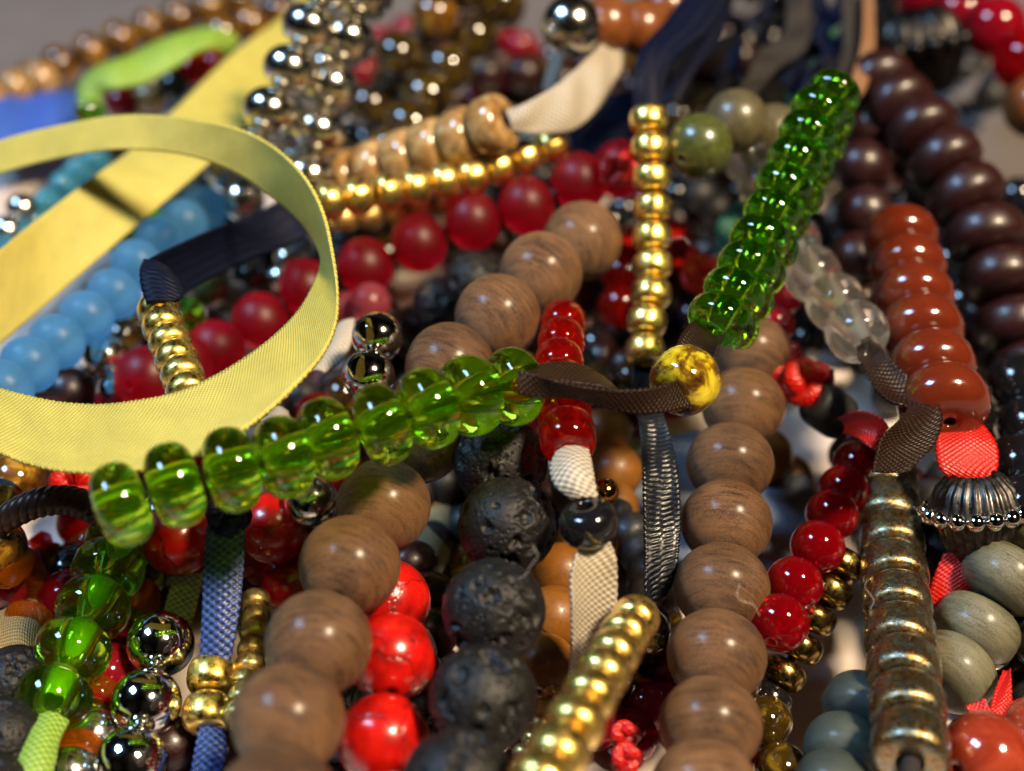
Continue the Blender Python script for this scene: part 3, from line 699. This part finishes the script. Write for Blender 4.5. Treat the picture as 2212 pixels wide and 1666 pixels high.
# ------------------------------------------------------------------ lower left corner
T = thing('bead_bracelet', 'green glass bead strand at the lower left ending in a lime ribbon', 'bracelet')
beads(T, 'green', 'donut', 6.3, 4.3, [(262, 1168), (234, 1232), (201, 1314), (158, 1404), (116, 1508)], 129, -1, cr=1.0, cord='lime_r')
ribbon(T, 'lime_r', [((85, 1545, 114), (148, 1560, 114)), ((68, 1580, 112), (128, 1600, 112)), ((45, 1630, 110), (118, 1650, 110)), ((20, 1690, 108), (100, 1710, 108))], 'ribbon', cup=-0.25)
settle(T)
T = thing('bead_bracelet', 'small green and amber glass beads beside the lower left green strand', 'bracelet')
beads(T, 'green', 'spool', 4.6, 3.6, [(310, 1235), (290, 1300), (265, 1365), (238, 1430), (212, 1500), (190, 1570), (165, 1640)], 133, -1, mats=['green', 'amber', 'green', 'green', 'amber'], cr=0.4)
settle(T)
T = thing('bead_bracelet', 'mirror bright steel ball bracelet at the bottom left beside the blue ribbon', 'bracelet')
for k, (a, b) in enumerate([((347, 1392), 121.5), ((316, 1518), 117), ((285, 1645), 113)]):
    link('bead', bead_mesh('round', 5.7, 5.6), M['chrome'], T, orient(P(*a, b), CU * 0.8 + CR * 0.2 + CF * 0.3))
beads(T, 'chrome', 'ring', 2.4, 1.4, [(330, 1458), (326, 1474)], 120, -1, cord=None, names='spacer_bead'); beads(T, 'chrome', 'ring', 2.4, 1.4, [(300, 1584), (297, 1598)], 115.5, -1, cord=None, names='spacer_bead')
wire(T, [P(347, 1392, 121.5), P(316, 1518, 117), P(285, 1645, 113)], 0.3, 'cord')
settle(T)
T = thing('bead_bracelet', 'silvered bead at the bottom edge right of the lime ribbon', 'bracelet')
beads(T, 'pyrite', 'round', 4.6, 4.5, [(155, 1672), (205, 1590)], 114, 1, cr=0.3)
settle(T)
T = thing('bead_bracelet', 'pair of gold beads threaded on a wide blue woven ribbon at the lower left', 'bracelet')
beads(T, 'gold', 'ring', 4.3, 3.4, [(450, 1542), (460, 1462)], 117.5, 1, cr=0.5)
ribbon(T, 'blue_r', [((462, 1085, 125), (528, 1085, 125)), ((452, 1125, 123), (526, 1120, 123)), ((443, 1190, 122), (528, 1180, 122)), ((439, 1280, 120.5), (521, 1280, 120.5)), ((436, 1370, 119.5), (508, 1370, 119.5)), ((432, 1445, 119), (492, 1445, 119))], 'ribbon', cup=-0.12, nu=18)
ribbon(T, 'blue_r', [((432, 1570, 116), (482, 1575, 116)), ((424, 1610, 115), (488, 1612, 115)), ((415, 1660, 113.5), (480, 1665, 113.5)), ((405, 1720, 112), (470, 1725, 112))], 'ribbon', cup=-0.15)
knot(T, 'navy_r', (492, 1112, 122), 2.0, 'knot', seed=12)
ribbon(T, 'white_r', [((352, 1335, 129), (412, 1350, 129)), ((366, 1280, 130), (428, 1290, 130)), ((385, 1230, 131), (440, 1235, 131)), ((415, 1195, 132), (448, 1195, 132))], 'ribbon', cup=0.1, label='pale blue grey satin')
settle(T)
T = thing('bead_bracelet', 'amber orange glass chip bracelet at the left edge below the brown cord', 'bracelet')
beads(T, 'amber', 'chip', 5.2, 4.0, [(190, 1195), (120, 1225), (45, 1240), (10, 1210)], 136, -1, cr=0.3)
beads(T, 'amber', 'chip', 4.8, 3.8, [(165, 1270), (95, 1290), (60, 1350)], 132, -1, cr=0.3)
beads(T, 'redglass', 'chip', 4.4, 3.4, [(140, 1215), (80, 1195)], 138, -1, cord=None)
settle(T)
T = thing('twisted_cord', 'brown twisted cord arching at the left edge below the yellow loop', 'cord')
cp = [P(-30, 1150, 124), P(30, 1110, 122), P(90, 1085, 121), (P(150, 1082, 121)), P(200, 1100, 121), P(240, 1130, 122)]
C = cr_spline(cp, 8)
for ph in range(3):
    tw = []
    for i, p in enumerate(C):
        a = i * 0.85 + ph * 2.094; tw.append(p + (CU * math.cos(a) + CF * math.sin(a)) * 0.62)
    wire(T, tw, 0.72, 'brown_r', 'strand', 8)
settle(T)
T = thing('mesh_ribbon', 'crumpled antique gold mesh ribbon at the left edge above the lava beads', 'ribbon')
ribbon(T, 'tan_r', [((-30, 1440, 122), (20, 1500, 118)), ((-20, 1340, 126), (60, 1420, 121)), ((50, 1305, 129), (105, 1385, 124)), ((90, 1290, 130), (140, 1320, 127)), ((125, 1290, 132), (160, 1300, 130))], 'band', cup=0.2, ripple=1.2, nu=20)
settle(T)
T = thing('bead_bracelet', 'honey brown stone beads at the left edge just under the yellow loop', 'bracelet')
beads(T, 'honey', 'round', 5.4, 5.2, [(35, 1040), (-8, 1095), (-10, 1180)], 134, -1, cr=0.4)
settle(T)
T = thing('ribbon_knot', 'red ribbon knot poking out under the yellow loop at the left', 'knot')
knot(T, 'red_r', (160, 1045, 132), 2.4, 'knot', 0.6, 21); ribbon(T, 'red_r', [((60, 1085, 134), (75, 1110, 134)), ((100, 1062, 133), (120, 1085, 133)), ((150, 1035, 132), (168, 1060, 132))], 'tail')
settle(T)
T = thing('bead_bracelet', 'dull gold bead strand right of the blue ribbon in the shade', 'bracelet')
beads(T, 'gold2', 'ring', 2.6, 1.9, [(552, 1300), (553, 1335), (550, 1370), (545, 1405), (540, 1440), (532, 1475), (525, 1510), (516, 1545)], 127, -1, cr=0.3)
settle(T)

# ------------------------------------------------------------------ lower right
T = thing('bead_bracelet', 'small glossy red bead bracelet between the right wooden strand and the bronze strand', 'bracelet')
beads(T, 'redjelly', 'round', 5.0, 4.7, [(1684, 1345), (1716, 1262), (1766, 1182), (1797, 1112), (1822, 1058), (1850, 1005)], 120, 1, taper=0.92, cr=0.4)
settle(T)
T = thing('bead_bracelet', 'dark gold bead strand lying on the bare white tray at the lower right', 'bracelet')
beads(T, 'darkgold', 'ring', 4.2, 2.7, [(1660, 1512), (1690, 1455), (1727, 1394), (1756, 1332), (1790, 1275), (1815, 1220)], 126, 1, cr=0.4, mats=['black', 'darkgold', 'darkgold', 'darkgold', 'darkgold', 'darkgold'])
settle(T)
T = thing('bead_bracelet', 'grey green oval wooden beads passing beneath the bronze strand at the lower right', 'bracelet')
beads(T, 'greywood', 'disc', 7.6, 5.0, [(2240, 1160), (2172, 1248), (2108, 1358), (2056, 1452)], 127, -1, cr=0.5, tilt=0.1)
beads(T, 'bluewood', 'disc', 6.4, 4.6, [(1862, 1528), (1822, 1620), (1800, 1705)], 118, -1, cr=0.5, labels=['blue green bead'] * 3)
settle(T)
T = thing('bead_bracelet', 'rust red disc bead bracelet with a fluted metal bell cap and red satin ribbon', 'bracelet')
beads(T, 'rust', 'disc', 8.2, 5.2, [(2038, 872), (2012, 795), (1990, 716), (1974, 645), (1960, 580), (1945, 515)], 130, 1, taper=0.93, cr=0.5)
ribbon(T, 'red_r', [((2028, 915, 130), (2120, 915, 130)), ((2022, 960, 128), (2152, 965, 128)), ((2030, 1010, 127), (2150, 1020, 127)), ((2060, 1040, 127), (2120, 1045, 127))], 'ribbon', cup=-0.05, nu=20)
# bell cap: two fluted bells joined by a ring of balls
ax = (CU * 0.985 - CF * 0.16 - CR * 0.10).normalized(); cc = P(2108, 1102, 127)
def bell():
    V = []; F = []; seg = 144
    prof = [(1.9, 3.6), (2.6, 3.3), (3.6, 2.2), (4.15, 0.7), (4.2, 0.0), (4.1, -0.8), (3.5, -2.6), (2.7, -4.0), (2.2, -4.6)]
    for i in range(seg):
        a = 2 * math.pi * i / seg
        for r, z in prof:
            rr = r * (1 + 0.045 * math.cos(24 * a) * (0 if abs(z) < 0.1 else 1)); V.append((rr * math.cos(a) * MM, rr * math.sin(a) * MM, z * MM))
    n = len(prof)
    for i in range(seg):
        j = (i + 1) % seg
        for k in range(n - 1): F.append((i * n + k, i * n + k + 1, j * n + k + 1, j * n + k))
    return mesh('bell_cap', V, F)
CAP = bell(); BALL = lathe('rim_ball', prof_round(1.75, 1.75, 0.02, 12), 16)
M['blackcap'] = metal('blackened_pewter', (0.015, 0.014, 0.013), (0.05, 0.046, 0.042), 0.35, 0.6)
def cap(T, cc, ax, s=1.0):
    q = Vector((0, 0, 1)).rotation_difference(ax); Mx = Matrix.Translation(cc * MM) @ q.to_matrix().to_4x4() @ Matrix.Scale(s, 4)
    link('bell_cap', CAP, M['pewter' if s < 1.1 else 'blackcap'], T, Mx)
    for k in range(17):
        a = 2 * math.pi * k / 17; v = Mx @ Vector((4.6 * math.cos(a) * MM, 4.6 * math.sin(a) * MM, 0))
        link('rim_ball', BALL, M['chrome' if s < 1.1 else 'blackcap'], T, Matrix.Translation(v) @ Matrix.Scale(s, 4))
cap(T, cc, ax, 0.93)
ribbon(T, 'red_r', [((2040, 1195, 127), (2105, 1190, 127)), ((2020, 1240, 127), (2120, 1225, 127)), ((2005, 1290, 127), (2110, 1290, 127)), ((2000, 1340, 127), (2080, 1340, 127))], 'ribbon', cup=-0.1, ripple=0.6)
settle(T)
T = thing('bead_bracelet', 'glossy orange red stone beads in the bottom right corner with a red bow', 'bracelet')
beads(T, 'carnelian', 'round', 7.4, 7.0, [(2128, 1640), (2250, 1600)], 112, 1, cr=0.5)
ribbon(T, 'red_r', [((2168, 1450, 120), (2182, 1446, 120)), ((2148, 1500, 118), (2184, 1498, 118)), ((2136, 1555, 116), (2182, 1570, 116)), ((2150, 1600, 115), (2180, 1620, 115))], 'ribbon', ripple=0.5)
ribbon(T, 'red_r', [((2085, 1525, 117), (2125, 1510, 117)), ((2110, 1560, 116), (2150, 1560, 116)), ((2140, 1580, 115), (2170, 1600, 115))], 'ribbon', ripple=0.5)
settle(T)
T = thing('bead_bracelet', 'large burgundy disc bead bracelet sweeping down the right side from a dark fluted cap', 'bracelet')
beads(T, 'burgundy', 'disc', 8.6, 5.3, [(2225, 800), (2190, 700), (2160, 600), (2128, 508), (2088, 424), (2042, 346), (1992, 282), (1942, 228), (1900, 180)], 148, 1, taper=0.95, cr=0.6, tilt=0.10, jitter=0.02)
cap(T, P(1985, 100, 186), (CU * 0.9 - CF * 0.2 - CR * 0.2).normalized(), 1.35)
settle(T)
T = thing('bead_bracelet', 'dark red beads on red ribbon with a stubby matt black bead, near the clear beads', 'bracelet')
knot(T, 'red_r', (1706, 812, 140), 2.1, 'knot', 0.8, 31); knot(T, 'red_r', (1742, 826, 138), 2.5, 'knot', 0.9, 32)
link('spacer_bead', bead_mesh('cyl', 4.6, 4.4), M['matteblack'], T, orient(P(1790, 886, 138), CR * 0.75 - CU * 0.5 + CF * 0.3), 'matt black tube bead')
ribbon(T, 'red_r', [((1812, 905, 134), (1822, 935, 134)), ((1850, 890, 131), (1852, 945, 131)), ((1895, 898, 129), (1880, 965, 129)), ((1920, 925, 129), (1900, 975, 129))], 'ribbon', cup=-0.3)
ribbon(T, 'red_r', [((1880, 955, 136), (1915, 965, 136)), ((1862, 1000, 136), (1895, 1015, 136)), ((1830, 1040, 136), (1860, 1055, 136))], 'ribbon', cup=-0.2)
beads(T, 'darkred', 'round', 4.2, 4.0, [(1690, 775), (1672, 700), (1690, 640), (1700, 570)], 142, 1, cr=0.3)
settle(T)
T = thing('felt_disc', 'blue grey felt disc with a pale rim lying under the right wooden strand', 'disc')
c0 = lift(P(1545, 1070, 143), 4.0); c0.z = 4.0
def disc(z0, z1, r, bev):
    return lathe('felt', [(0.01, z0), (r - bev, z0), (r, z0 + bev), (r, z1 - bev), (r - bev, z1), (0.01, z1)], 72, closed=False)
m = NT('blue_grey_felt').set(Roughness=0.9); co = m.coord(seed=False); n_ = noise(m, co, 2.5, 5, 0.7)
r_ = m.ramp(n_, 0, [(0.3, (0.10, 0.13, 0.19)), (0.7, (0.24, 0.28, 0.36))]); m.l(r_, 0, m.b, 'Base Color'); m.bump(n_, 0, 0.6, 0.2); M['felt'] = m.m
M['rim'] = plain('pale_rim', (0.55, 0.50, 0.44), 0.6)
link('felt_face', disc(0.5, 1.1, 10.4, 0.15), M['felt'], T, Matrix.Translation(c0 * MM))
link('rim', disc(-1.0, 0.47, 10.9, 0.3), M['rim'], T, Matrix.Translation(c0 * MM))
settle(T)
T = thing('bead_bracelet', 'dark red glossy beads in the shade behind the lower gold strand with a red knot', 'bracelet')
beads(T, 'darkred', 'round', 5.0, 4.8, [(1215, 1500), (1290, 1560), (1360, 1590), (1398, 1525), (1440, 1450)], 122, 1, cr=0.4)
knot(T, 'red_r', (1350, 1588, 114), 1.3, 'knot', 0.8, 41); knot(T, 'red_r', (1354, 1640, 112), 1.3, 'knot', 1.0, 42)
settle(T)
T = thing('bead_bracelet', 'tiny gold bead strand between the lava beads and the lower gold strand', 'bracelet')
beads(T, 'gold2', 'round', 1.9, 1.6, curve_pts([(1225, 1430), (1190, 1500), (1165, 1570), (1125, 1640), (1110, 1700)], 9), 122, -1, cr=0.25)
settle(T)

# ------------------------------------------------------------------ centre and inside the loop
T = thing('bead_bracelet', 'two mirror steel balls just right of the yellow loop above the front green beads', 'bracelet')
beads(T, 'chrome', 'round', 4.7, 4.6, [(797, 812), (816, 728)], 128, 1, cr=0.3)
ribbon(T, 'white_r', [((720, 715, 140), (765, 690, 140)), ((705, 745, 138), (760, 735, 138)), ((690, 775, 136), (740, 775, 136)), ((676, 800, 134), (700, 806, 134))], 'ribbon', cup=-0.2)
ribbon(T, 'white_r', [((590, 880, 134), (620, 890, 134)), ((575, 905, 132), (625, 915, 132)), ((565, 935, 130), (615, 935, 130))], 'ribbon', cup=-0.2)
settle(T)
T = thing('bead_bracelet', 'pale pink glass beads peeking out below the frosted dark red beads', 'bracelet')
beads(T, 'pink', 'round', 4.4, 4.2, [(800, 655), (752, 672)], 152, 1)
settle(T)
T = thing('bead_bracelet', 'silvered glass ball below the front green beads beside a wooden bead', 'bracelet')
beads(T, 'pyrite', 'round', 4.8, 4.7, [(672, 1082), (705, 1140)], 127, 1)
settle(T)
T = thing('bead_bracelet', 'silvered glass beads inside the yellow loop beneath the blue beads', 'bracelet')
beads(T, 'pyrite', 'round', 5.0, 4.8, [(228, 775), (262, 848)], 146, -1, cr=0.3)
beads(T, 'burgundy', 'round', 5.6, 5.4, [(150, 850), (95, 905)], 148, -1, cr=0.3)
knot(T, 'red_r', (246, 868, 142), 2.0, 'knot', 0.5, 51)
settle(T)
T = thing('bead_bracelet', 'small silvered beads and olive stones inside the yellow loop behind the navy ribbon', 'bracelet')
beads(T, 'pyrite', 'round', 3.2, 3.1, [(690, 500), (655, 528), (622, 560), (606, 600), (580, 640)], 158, 1, mats=['pyrite', 'aquaglass', 'pyrite', 'pyrite'], cr=0.3)
beads(T, 'olive', 'round', 4.6, 4.5, [(450, 622), (505, 650), (540, 600)], 156, 1, mats=['olive', 'aquaglass', 'black'], cr=0.3)
beads(T, 'green2', 'ring', 3.6, 3.0, [(402, 678), (422, 715)], 152, 1)
settle(T)

# ------------------------------------------------------------------ upper middle
T = thing('bead_bracelet', 'silvered glass ball bracelet beside the top end of the yellow ribbon', 'bracelet')
beads(T, 'pyrite', 'round', 5.9, 5.2, [(540, 330), (583, 241), (626, 150), (667, 60), (705, -30)], 154, 1, cr=0.4)
beads(T, 'pyrite', 'round', 6.3, 5.4, [(668, 385), (688, 285), (716, 186), (752, 85), (790, -10)], 158, 1, cr=0.4)
for a in [(612, 205), (600, 290), (655, 110), (640, 240), (632, 335), (702, 135), (660, 330), (700, 30), (650, 200), (730, 235), (745, 140), (560, 290), (720, 330), (612, 380), (640, 420)]:
    beads(T, 'pyrite', 'round', 2.4 + random.random(), 2.4, [a], 168 + random.uniform(-3, 8), names='spacer_bead')
settle(T)
T = thing('bead_bracelet', 'single silvered ball inside the yellow loop beside its upper right rim', 'bracelet')
beads(T, 'pyrite', 'round', 4.9, 4.8, [(525, 432), (490, 372)], 163, 1)
settle(T)
T = thing('bead_bracelet', 'glossy dark olive and amber stone bracelet at the top, left of the white ribbon', 'bracelet')
beads(T, 'tiger', 'round', 7.0, 6.8, [(850, 330), (885, 275), (922, 212), (966, 150), (1022, 82), (1080, 10)], 172, 1, cr=0.5)
beads(T, 'tiger', 'round', 6.4, 6.2, [(860, 120), (940, 35), (1000, -30)], 186, 1, mats=['tiger', 'honey', 'tiger'], cr=0.5)
beads(T, 'tiger', 'round', 6.2, 6.0, [(800, 230), (850, 180), (900, 110)], 190, 1, cr=0.5)
settle(T)
T = thing('bead_bracelet', 'large silvered ball and orange stone bead at the top behind the white ribbon', 'bracelet')
beads(T, 'chrome', 'round', 6.6, 6.5, [(1234, 55), (1310, 55), (1385, 62), (1440, 20)], 158, 1, mats=['pyrite', 'orange', 'orange', 'orange'], cr=0.4)
settle(T)
T = thing('bead_bracelet', 'olive green pearly ball beside the upper gold strand, paler beads behind', 'bracelet')
beads(T, 'olive', 'round', 6.7, 6.5, [(1512, 316), (1590, 262), (1670, 292), (1725, 370)], 146, 1, mats=['olive', 'oliv2', 'oliv2', 'oliv2'], cr=0.4)
settle(T)
T = thing('bead_bracelet', 'red glass bead bracelet in the shade right of the upper gold strand', 'bracelet')
beads(T, 'redglass', 'round', 4.8, 4.6, [(1340, 660), (1345, 590), (1375, 530), (1450, 520), (1482, 570), (1492, 640), (1470, 705), (1440, 745)], 158, 1, cr=0.35)
knot(T, 'red_r', (1515, 590, 150), 2.2, 'knot', 1.0, 61)
settle(T)
T = thing('loose_ribbon', 'charcoal satin ribbon crossing the top right behind the olive ball', 'ribbon')
ribbon(T, 'grey_r', [((1700, -30, 182), (1752, -30, 182)), ((1692, 70, 176), (1745, 95, 176)), ((1635, 115, 172), (1680, 150, 172)), ((1605, 180, 168), (1640, 195, 168)), ((1560, 225, 166), (1612, 225, 166)), ((1545, 245, 165), (1580, 270, 165))], 'band', ripple=0.6)
settle(T)
T = thing('loose_ribbon', 'dark green satin ribbon winding behind the right green glass strand', 'ribbon')
ribbon(T, 'teal_r', [((1775, 20, 190), (1815, 40, 190)), ((1730, 110, 186), (1775, 150, 186)), ((1700, 200, 182), (1730, 230, 182)), ((1660, 330, 176), (1690, 350, 176)), ((1600, 430, 168), (1620, 450, 168)), ((1552, 480, 160), (1600, 500, 160)), ((1555, 560, 156), (1595, 580, 156))], 'band', ripple=0.5)
settle(T)
T = thing('loose_ribbon', 'dark navy ribbon lying behind the white ribbon and the slanting gold beads', 'ribbon')
ribbon(T, 'navy_r', [((1210, 230, 168), (1240, 340, 166)), ((1280, 215, 170), (1330, 330, 168)), ((1350, 200, 172), (1400, 310, 170)), ((1400, 180, 175), (1450, 280, 172))], 'band')
settle(T)

T = thing('ribbon_bundle', 'tangle of black satin ribbons filling the top right corner behind the charcoal ribbon', 'ribbon')
rb = random.Random(5)
for i in range(11):
    x = 1500 + i * 42; z = 186 + rb.uniform(-4, 10); w = rb.uniform(32, 52); K = []
    for j in range(6):
        y = -40 + j * 52; xx = x + rb.uniform(-34, 34) - j * 10; ww = w * rb.uniform(0.4, 1.1)
        K.append(((xx, y, z - j * 3.0), (xx + ww, y + rb.uniform(-26, 26), z - j * 3.0 + rb.uniform(-3, 3))))
    ribbon(T, rb.choice(['dull_r', 'dull_r', 'dull_r', 'navy_r']), K, 'strand', ripple=1.0, nu=10)
settle(T)
# ------------------------------------------------------------------ far left and far right
T = thing('bead_bracelet', 'honey brown stone bracelet along the back edge of the pile at the top left', 'bracelet')
beads(T, 'honey', 'round', 6.2, 5.0, [(-60, 255), (5, 210), (68, 180), (130, 142), (195, 115), (258, 88), (322, 65), (385, 42), (450, 22), (512, 5)], 206, 1, cr=0.5)
beads(T, 'honey', 'round', 5.6, 5.0, [(420, 110), (480, 75), (540, 55), (600, 30)], 202, 1, cr=0.5)
settle(T)
T = thing('bead_bracelet', 'blurry tan bead strand at the upper left edge above the blue cloth', 'bracelet')
beads(T, 'tan', 'ring', 5.0, 4.0, [(-20, 215), (35, 190), (90, 172)], 196, 1, cr=0.4)
settle(T)
T = thing('loose_ribbon', 'lime green satin ribbon arching near the top left', 'ribbon')
ribbon(T, 'lime_r', [((168, 235, 182), (216, 240, 182)), ((172, 185, 183), (222, 200, 181)), ((210, 145, 184), (255, 190, 180)), ((280, 120, 186), (315, 178, 182)), ((345, 88, 188), (378, 145, 184)), ((410, 68, 190), (430, 110, 186)), ((465, 60, 192), (470, 106, 188)), ((512, 80, 192), (480, 118, 190)), ((505, 110, 194), (462, 128, 192))], 'band', cup=0.15, ripple=0.4)
link('bead', bead_mesh('ring', 3.9, 3.2), M['green'], T, orient(P(195, 246, 180), CU), None)
settle(T)
T = thing('bead_bracelet', 'dark red and tan beads glimpsed between the lime ribbon and the yellow ribbon', 'bracelet')
beads(T, 'darkred', 'round', 4.4, 4.2, [(262, 222), (320, 212), (375, 185), (415, 150), (465, 140)], 190, 1, mats=['darkred', 'tan', 'black', 'redglass', 'redglass'], cr=0.4)
settle(T)
T = thing('folded_cloth', 'royal blue folded cloth at the left edge behind the yellow loop', 'cloth')
ribbon(T, 'bluecloth', [((-120, 180, 200), (-120, 330, 186)), ((-20, 195, 200), (0, 320, 188)), ((80, 200, 200), (120, 300, 190)), ((160, 205, 202), (190, 270, 194)), ((190, 215, 203), (200, 245, 200))], 'fold', th=0.5, cup=0.08, ripple=1.5, picot=0, nu=20)
settle(T)
T = thing('bead_bracelet', 'teal blue glass bead strand along the far side of the wide yellow band', 'bracelet')
beads(T, 'teal', 'ring', 3.8, 3.4, [(15, 545), (42, 510), (72, 476), (104, 440), (140, 402), (170, 372), (205, 348)], 168, 1, cr=0.3)
settle(T)
T = thing('bead_bracelet', 'silvered glass beads at the left edge beyond the yellow band', 'bracelet')
beads(T, 'pyrite', 'round', 3.9, 3.8, [(48, 452), (15, 500), (-20, 550)], 172, -1, cr=0.3)
settle(T)
T = thing('bead_bracelet', 'pale aqua glass beads above the blue beads inside the yellow loop', 'bracelet')
beads(T, 'aquaglass', 'round', 4.6, 4.5, [(300, 410), (360, 440), (430, 395), (480, 400)], 168, 1, cr=0.3)
beads(T, 'green2', 'ring', 3.0, 2.6, [(260, 525), (290, 500), (322, 470)], 166, 1)
settle(T)
T = thing('bead_bracelet', 'bright red blurred beads in the top right corner', 'bracelet')
beads(T, 'redjelly', 'round', 8.0, 7.8, [(2000, -10), (2075, 30), (2150, 60), (2215, 130), (2240, 230)], 196, -1, cr=0.5, mats=['darkred', 'darkred', 'darkred', 'redjelly', 'orange'])
settle(T)
T = thing('bead_bracelet', 'glossy black bead bracelet at the right edge below the burgundy discs', 'bracelet')
beads(T, 'black', 'round', 6.6, 6.4, [(2200, 830), (2225, 925), (2205, 1010), (2215, 1100)], 142, -1, cr=0.4)
settle(T)
T = thing('bead_bracelet', 'dark burgundy beads in deep shadow right of the long green strand', 'bracelet')
beads(T, 'burgundy', 'round', 6.4, 6.2, [(1850, 560), (1868, 460), (1862, 360), (1880, 280), (1850, 210)], 158, 1, cr=0.4)
settle(T)
T = thing('bead_bracelet', 'black glass beads behind the rust red discs', 'bracelet')
beads(T, 'black', 'round', 6.4, 6.2, [(2105, 760), (2085, 660), (2060, 570), (2035, 490), (2005, 410)], 160, 1, cr=0.4)
settle(T)

m = NT('lint').set(Roughness=0.6); m.b.inputs['Base Color'].default_value = (0.75, 0.72, 0.68, 1); M['lint'] = m.m
rl = random.Random(9)
for (x, y, z, lb) in [(160, 1010, 118, 'thin pale lint fibre below the left end of the yellow loop'), (1415, 500, 143, 'thin pale lint fibre caught on the straight gold strand'), (1640, 1330, 112, 'thin pale lint fibre on the right wooden strand beside the red beads'),
                      (1880, 1330, 115, 'thin pale lint fibre along the left side of the bronze beads'), (560, 1480, 108, 'thin pale lint fibre by the lowest left wooden beads'), (1120, 1250, 108, 'thin pale lint fibre on a black lava bead')]:
    T = thing('lint_fibre', lb, 'lint'); K = []; a = rl.uniform(0, 6.28)
    for i in range(6):
        K.append(P(x + math.cos(a) * i * 16, y + math.sin(a) * i * 16, z - 0.25 * i)); a += rl.uniform(-0.35, 0.35)
    wire(T, K, 0.013, 'lint', 'fibre', 5); settle(T)
# ------------------------------------------------------------------ bracelets further down in the pile
BARE = [(33, 117, 8.3), (21, 106, 12.5), (29, 84, 11), (-66, 170, 13), (72, 170, 16)]
LOW = [('matteblack', 'ring', 'dull black'), ('darkred', 'round', 'dark red'), ('tiger', 'round', 'olive brown'), ('black', 'round', 'black'), ('burgundy', 'round', 'dark brown'),
       ('matteblack', 'round', 'matt black'), ('burgundy', 'disc', 'burgundy'), ('tiger', 'round', 'dark amber'), ('black', 'ring', 'glossy black'), ('redjelly', 'round', 'glossy red')]  # mostly dark bead colours, standing in for deep shade in the gaps
WHERE = [((-46, 100), 'under the yellow loop'), ((-22, 84), 'under the left wooden strand'), ((-2, 90), 'under the lava beads'), ((2, 112), 'under the upper wooden beads'), ((-30, 122), 'under the navy ribbon'),
         ((22, 118), 'under the right wooden strand'), ((47, 112), 'under the rust red discs'), ((-6, 140), 'under the slanting gold beads'), ((24, 146), 'under the olive ball'), ((50, 140), 'under the burgundy discs'),
         ((-28, 160), 'behind the silvered balls'), ((0, 172), 'behind the white ribbon'), ((30, 176), 'at the back behind the charcoal ribbon'), ((-44, 186), 'at the back beside the lime ribbon'), ((-10, 198), 'at the very back left of centre'),
         ((22, 204), 'at the very back right of centre'), ((54, 94), 'under the grey green wooden beads'), ((-48, 78), 'under the lower left green strand'), ((8, 70), 'at the bottom edge below the wooden beads'), ((44, 70), 'at the bottom right corner'), ((-30, 104), 'below the left end of the front green strand'), ((-14, 106), 'below the middle of the front green strand'),
         ((36, 132), 'behind the clear frosted beads'), ((8, 128), 'between the frosted red beads and the long gold strand'), ((64, 128), 'under the last burgundy discs'), ((38, 160), 'behind the top of the long green strand'), ((14, 190), 'at the back below the charcoal ribbon'), ((42, 192), 'at the back behind the green ribbon'), ((60, 158), 'behind the burgundy discs'), ((34, 216), 'at the far right back edge of the pile'), ((58, 206), 'at the back below the dark fluted cap'), ((76, 152), 'added to darken the right edge beyond the burgundy discs'), ((82, 186), 'added to darken the far right below the red corner beads')]  # back right and right edge rings are added to darken pale gaps there
k = 0
for (cx, cy), where in WHERE:
    for layer in range(2 if cy < 180 else 1):
        mt, shp, nm = LOW[(k * 3 + layer * 5) % len(LOW)]; k += 1
        if cx > 18 and cy > 100: mt, shp, nm = [('black', 'round', 'black'), ('matteblack', 'round', 'matt black'), ('burgundy', 'disc', 'dark burgundy')][k % 3]  # back right beads coloured near black in place of shade
        R = random.uniform(11.5, 15.5); d = random.uniform(4.0, 5.8); t = d * (0.95 if shp == 'round' else 0.68)
        n = int(2 * math.pi * R / t); zc = d / 2 + layer * 4.6 + 0.3
        ex = random.uniform(0.75, 1.0); ph = random.uniform(0, 6.28); pts = []
        for i in range(n):
            a = ph + 2 * math.pi * i / n; x = R * math.cos(a); y = R * ex * math.sin(a)
            pts.append(Vector((cx + x, cy + y, zc + layer * 1.2 * math.sin(a + ph))))
        T = thing('bead_bracelet', '%s beads %s %s' % (nm, 'on tray' if layer == 0 else 'one layer up', where), 'bracelet', 'bracelets deep in the pile')
        for i, p in enumerate(pts):
            if any((p.x - bx) ** 2 + (p.y - by) ** 2 < br * br for bx, by, br in BARE): continue
            axs = pts[(i + 1) % n] - pts[i - 1]
            link('bead', bead_mesh(shp, round(d * 2) / 2, round(t * 2) / 2), M[mt], T, orient(p, axs))
        settle(T)
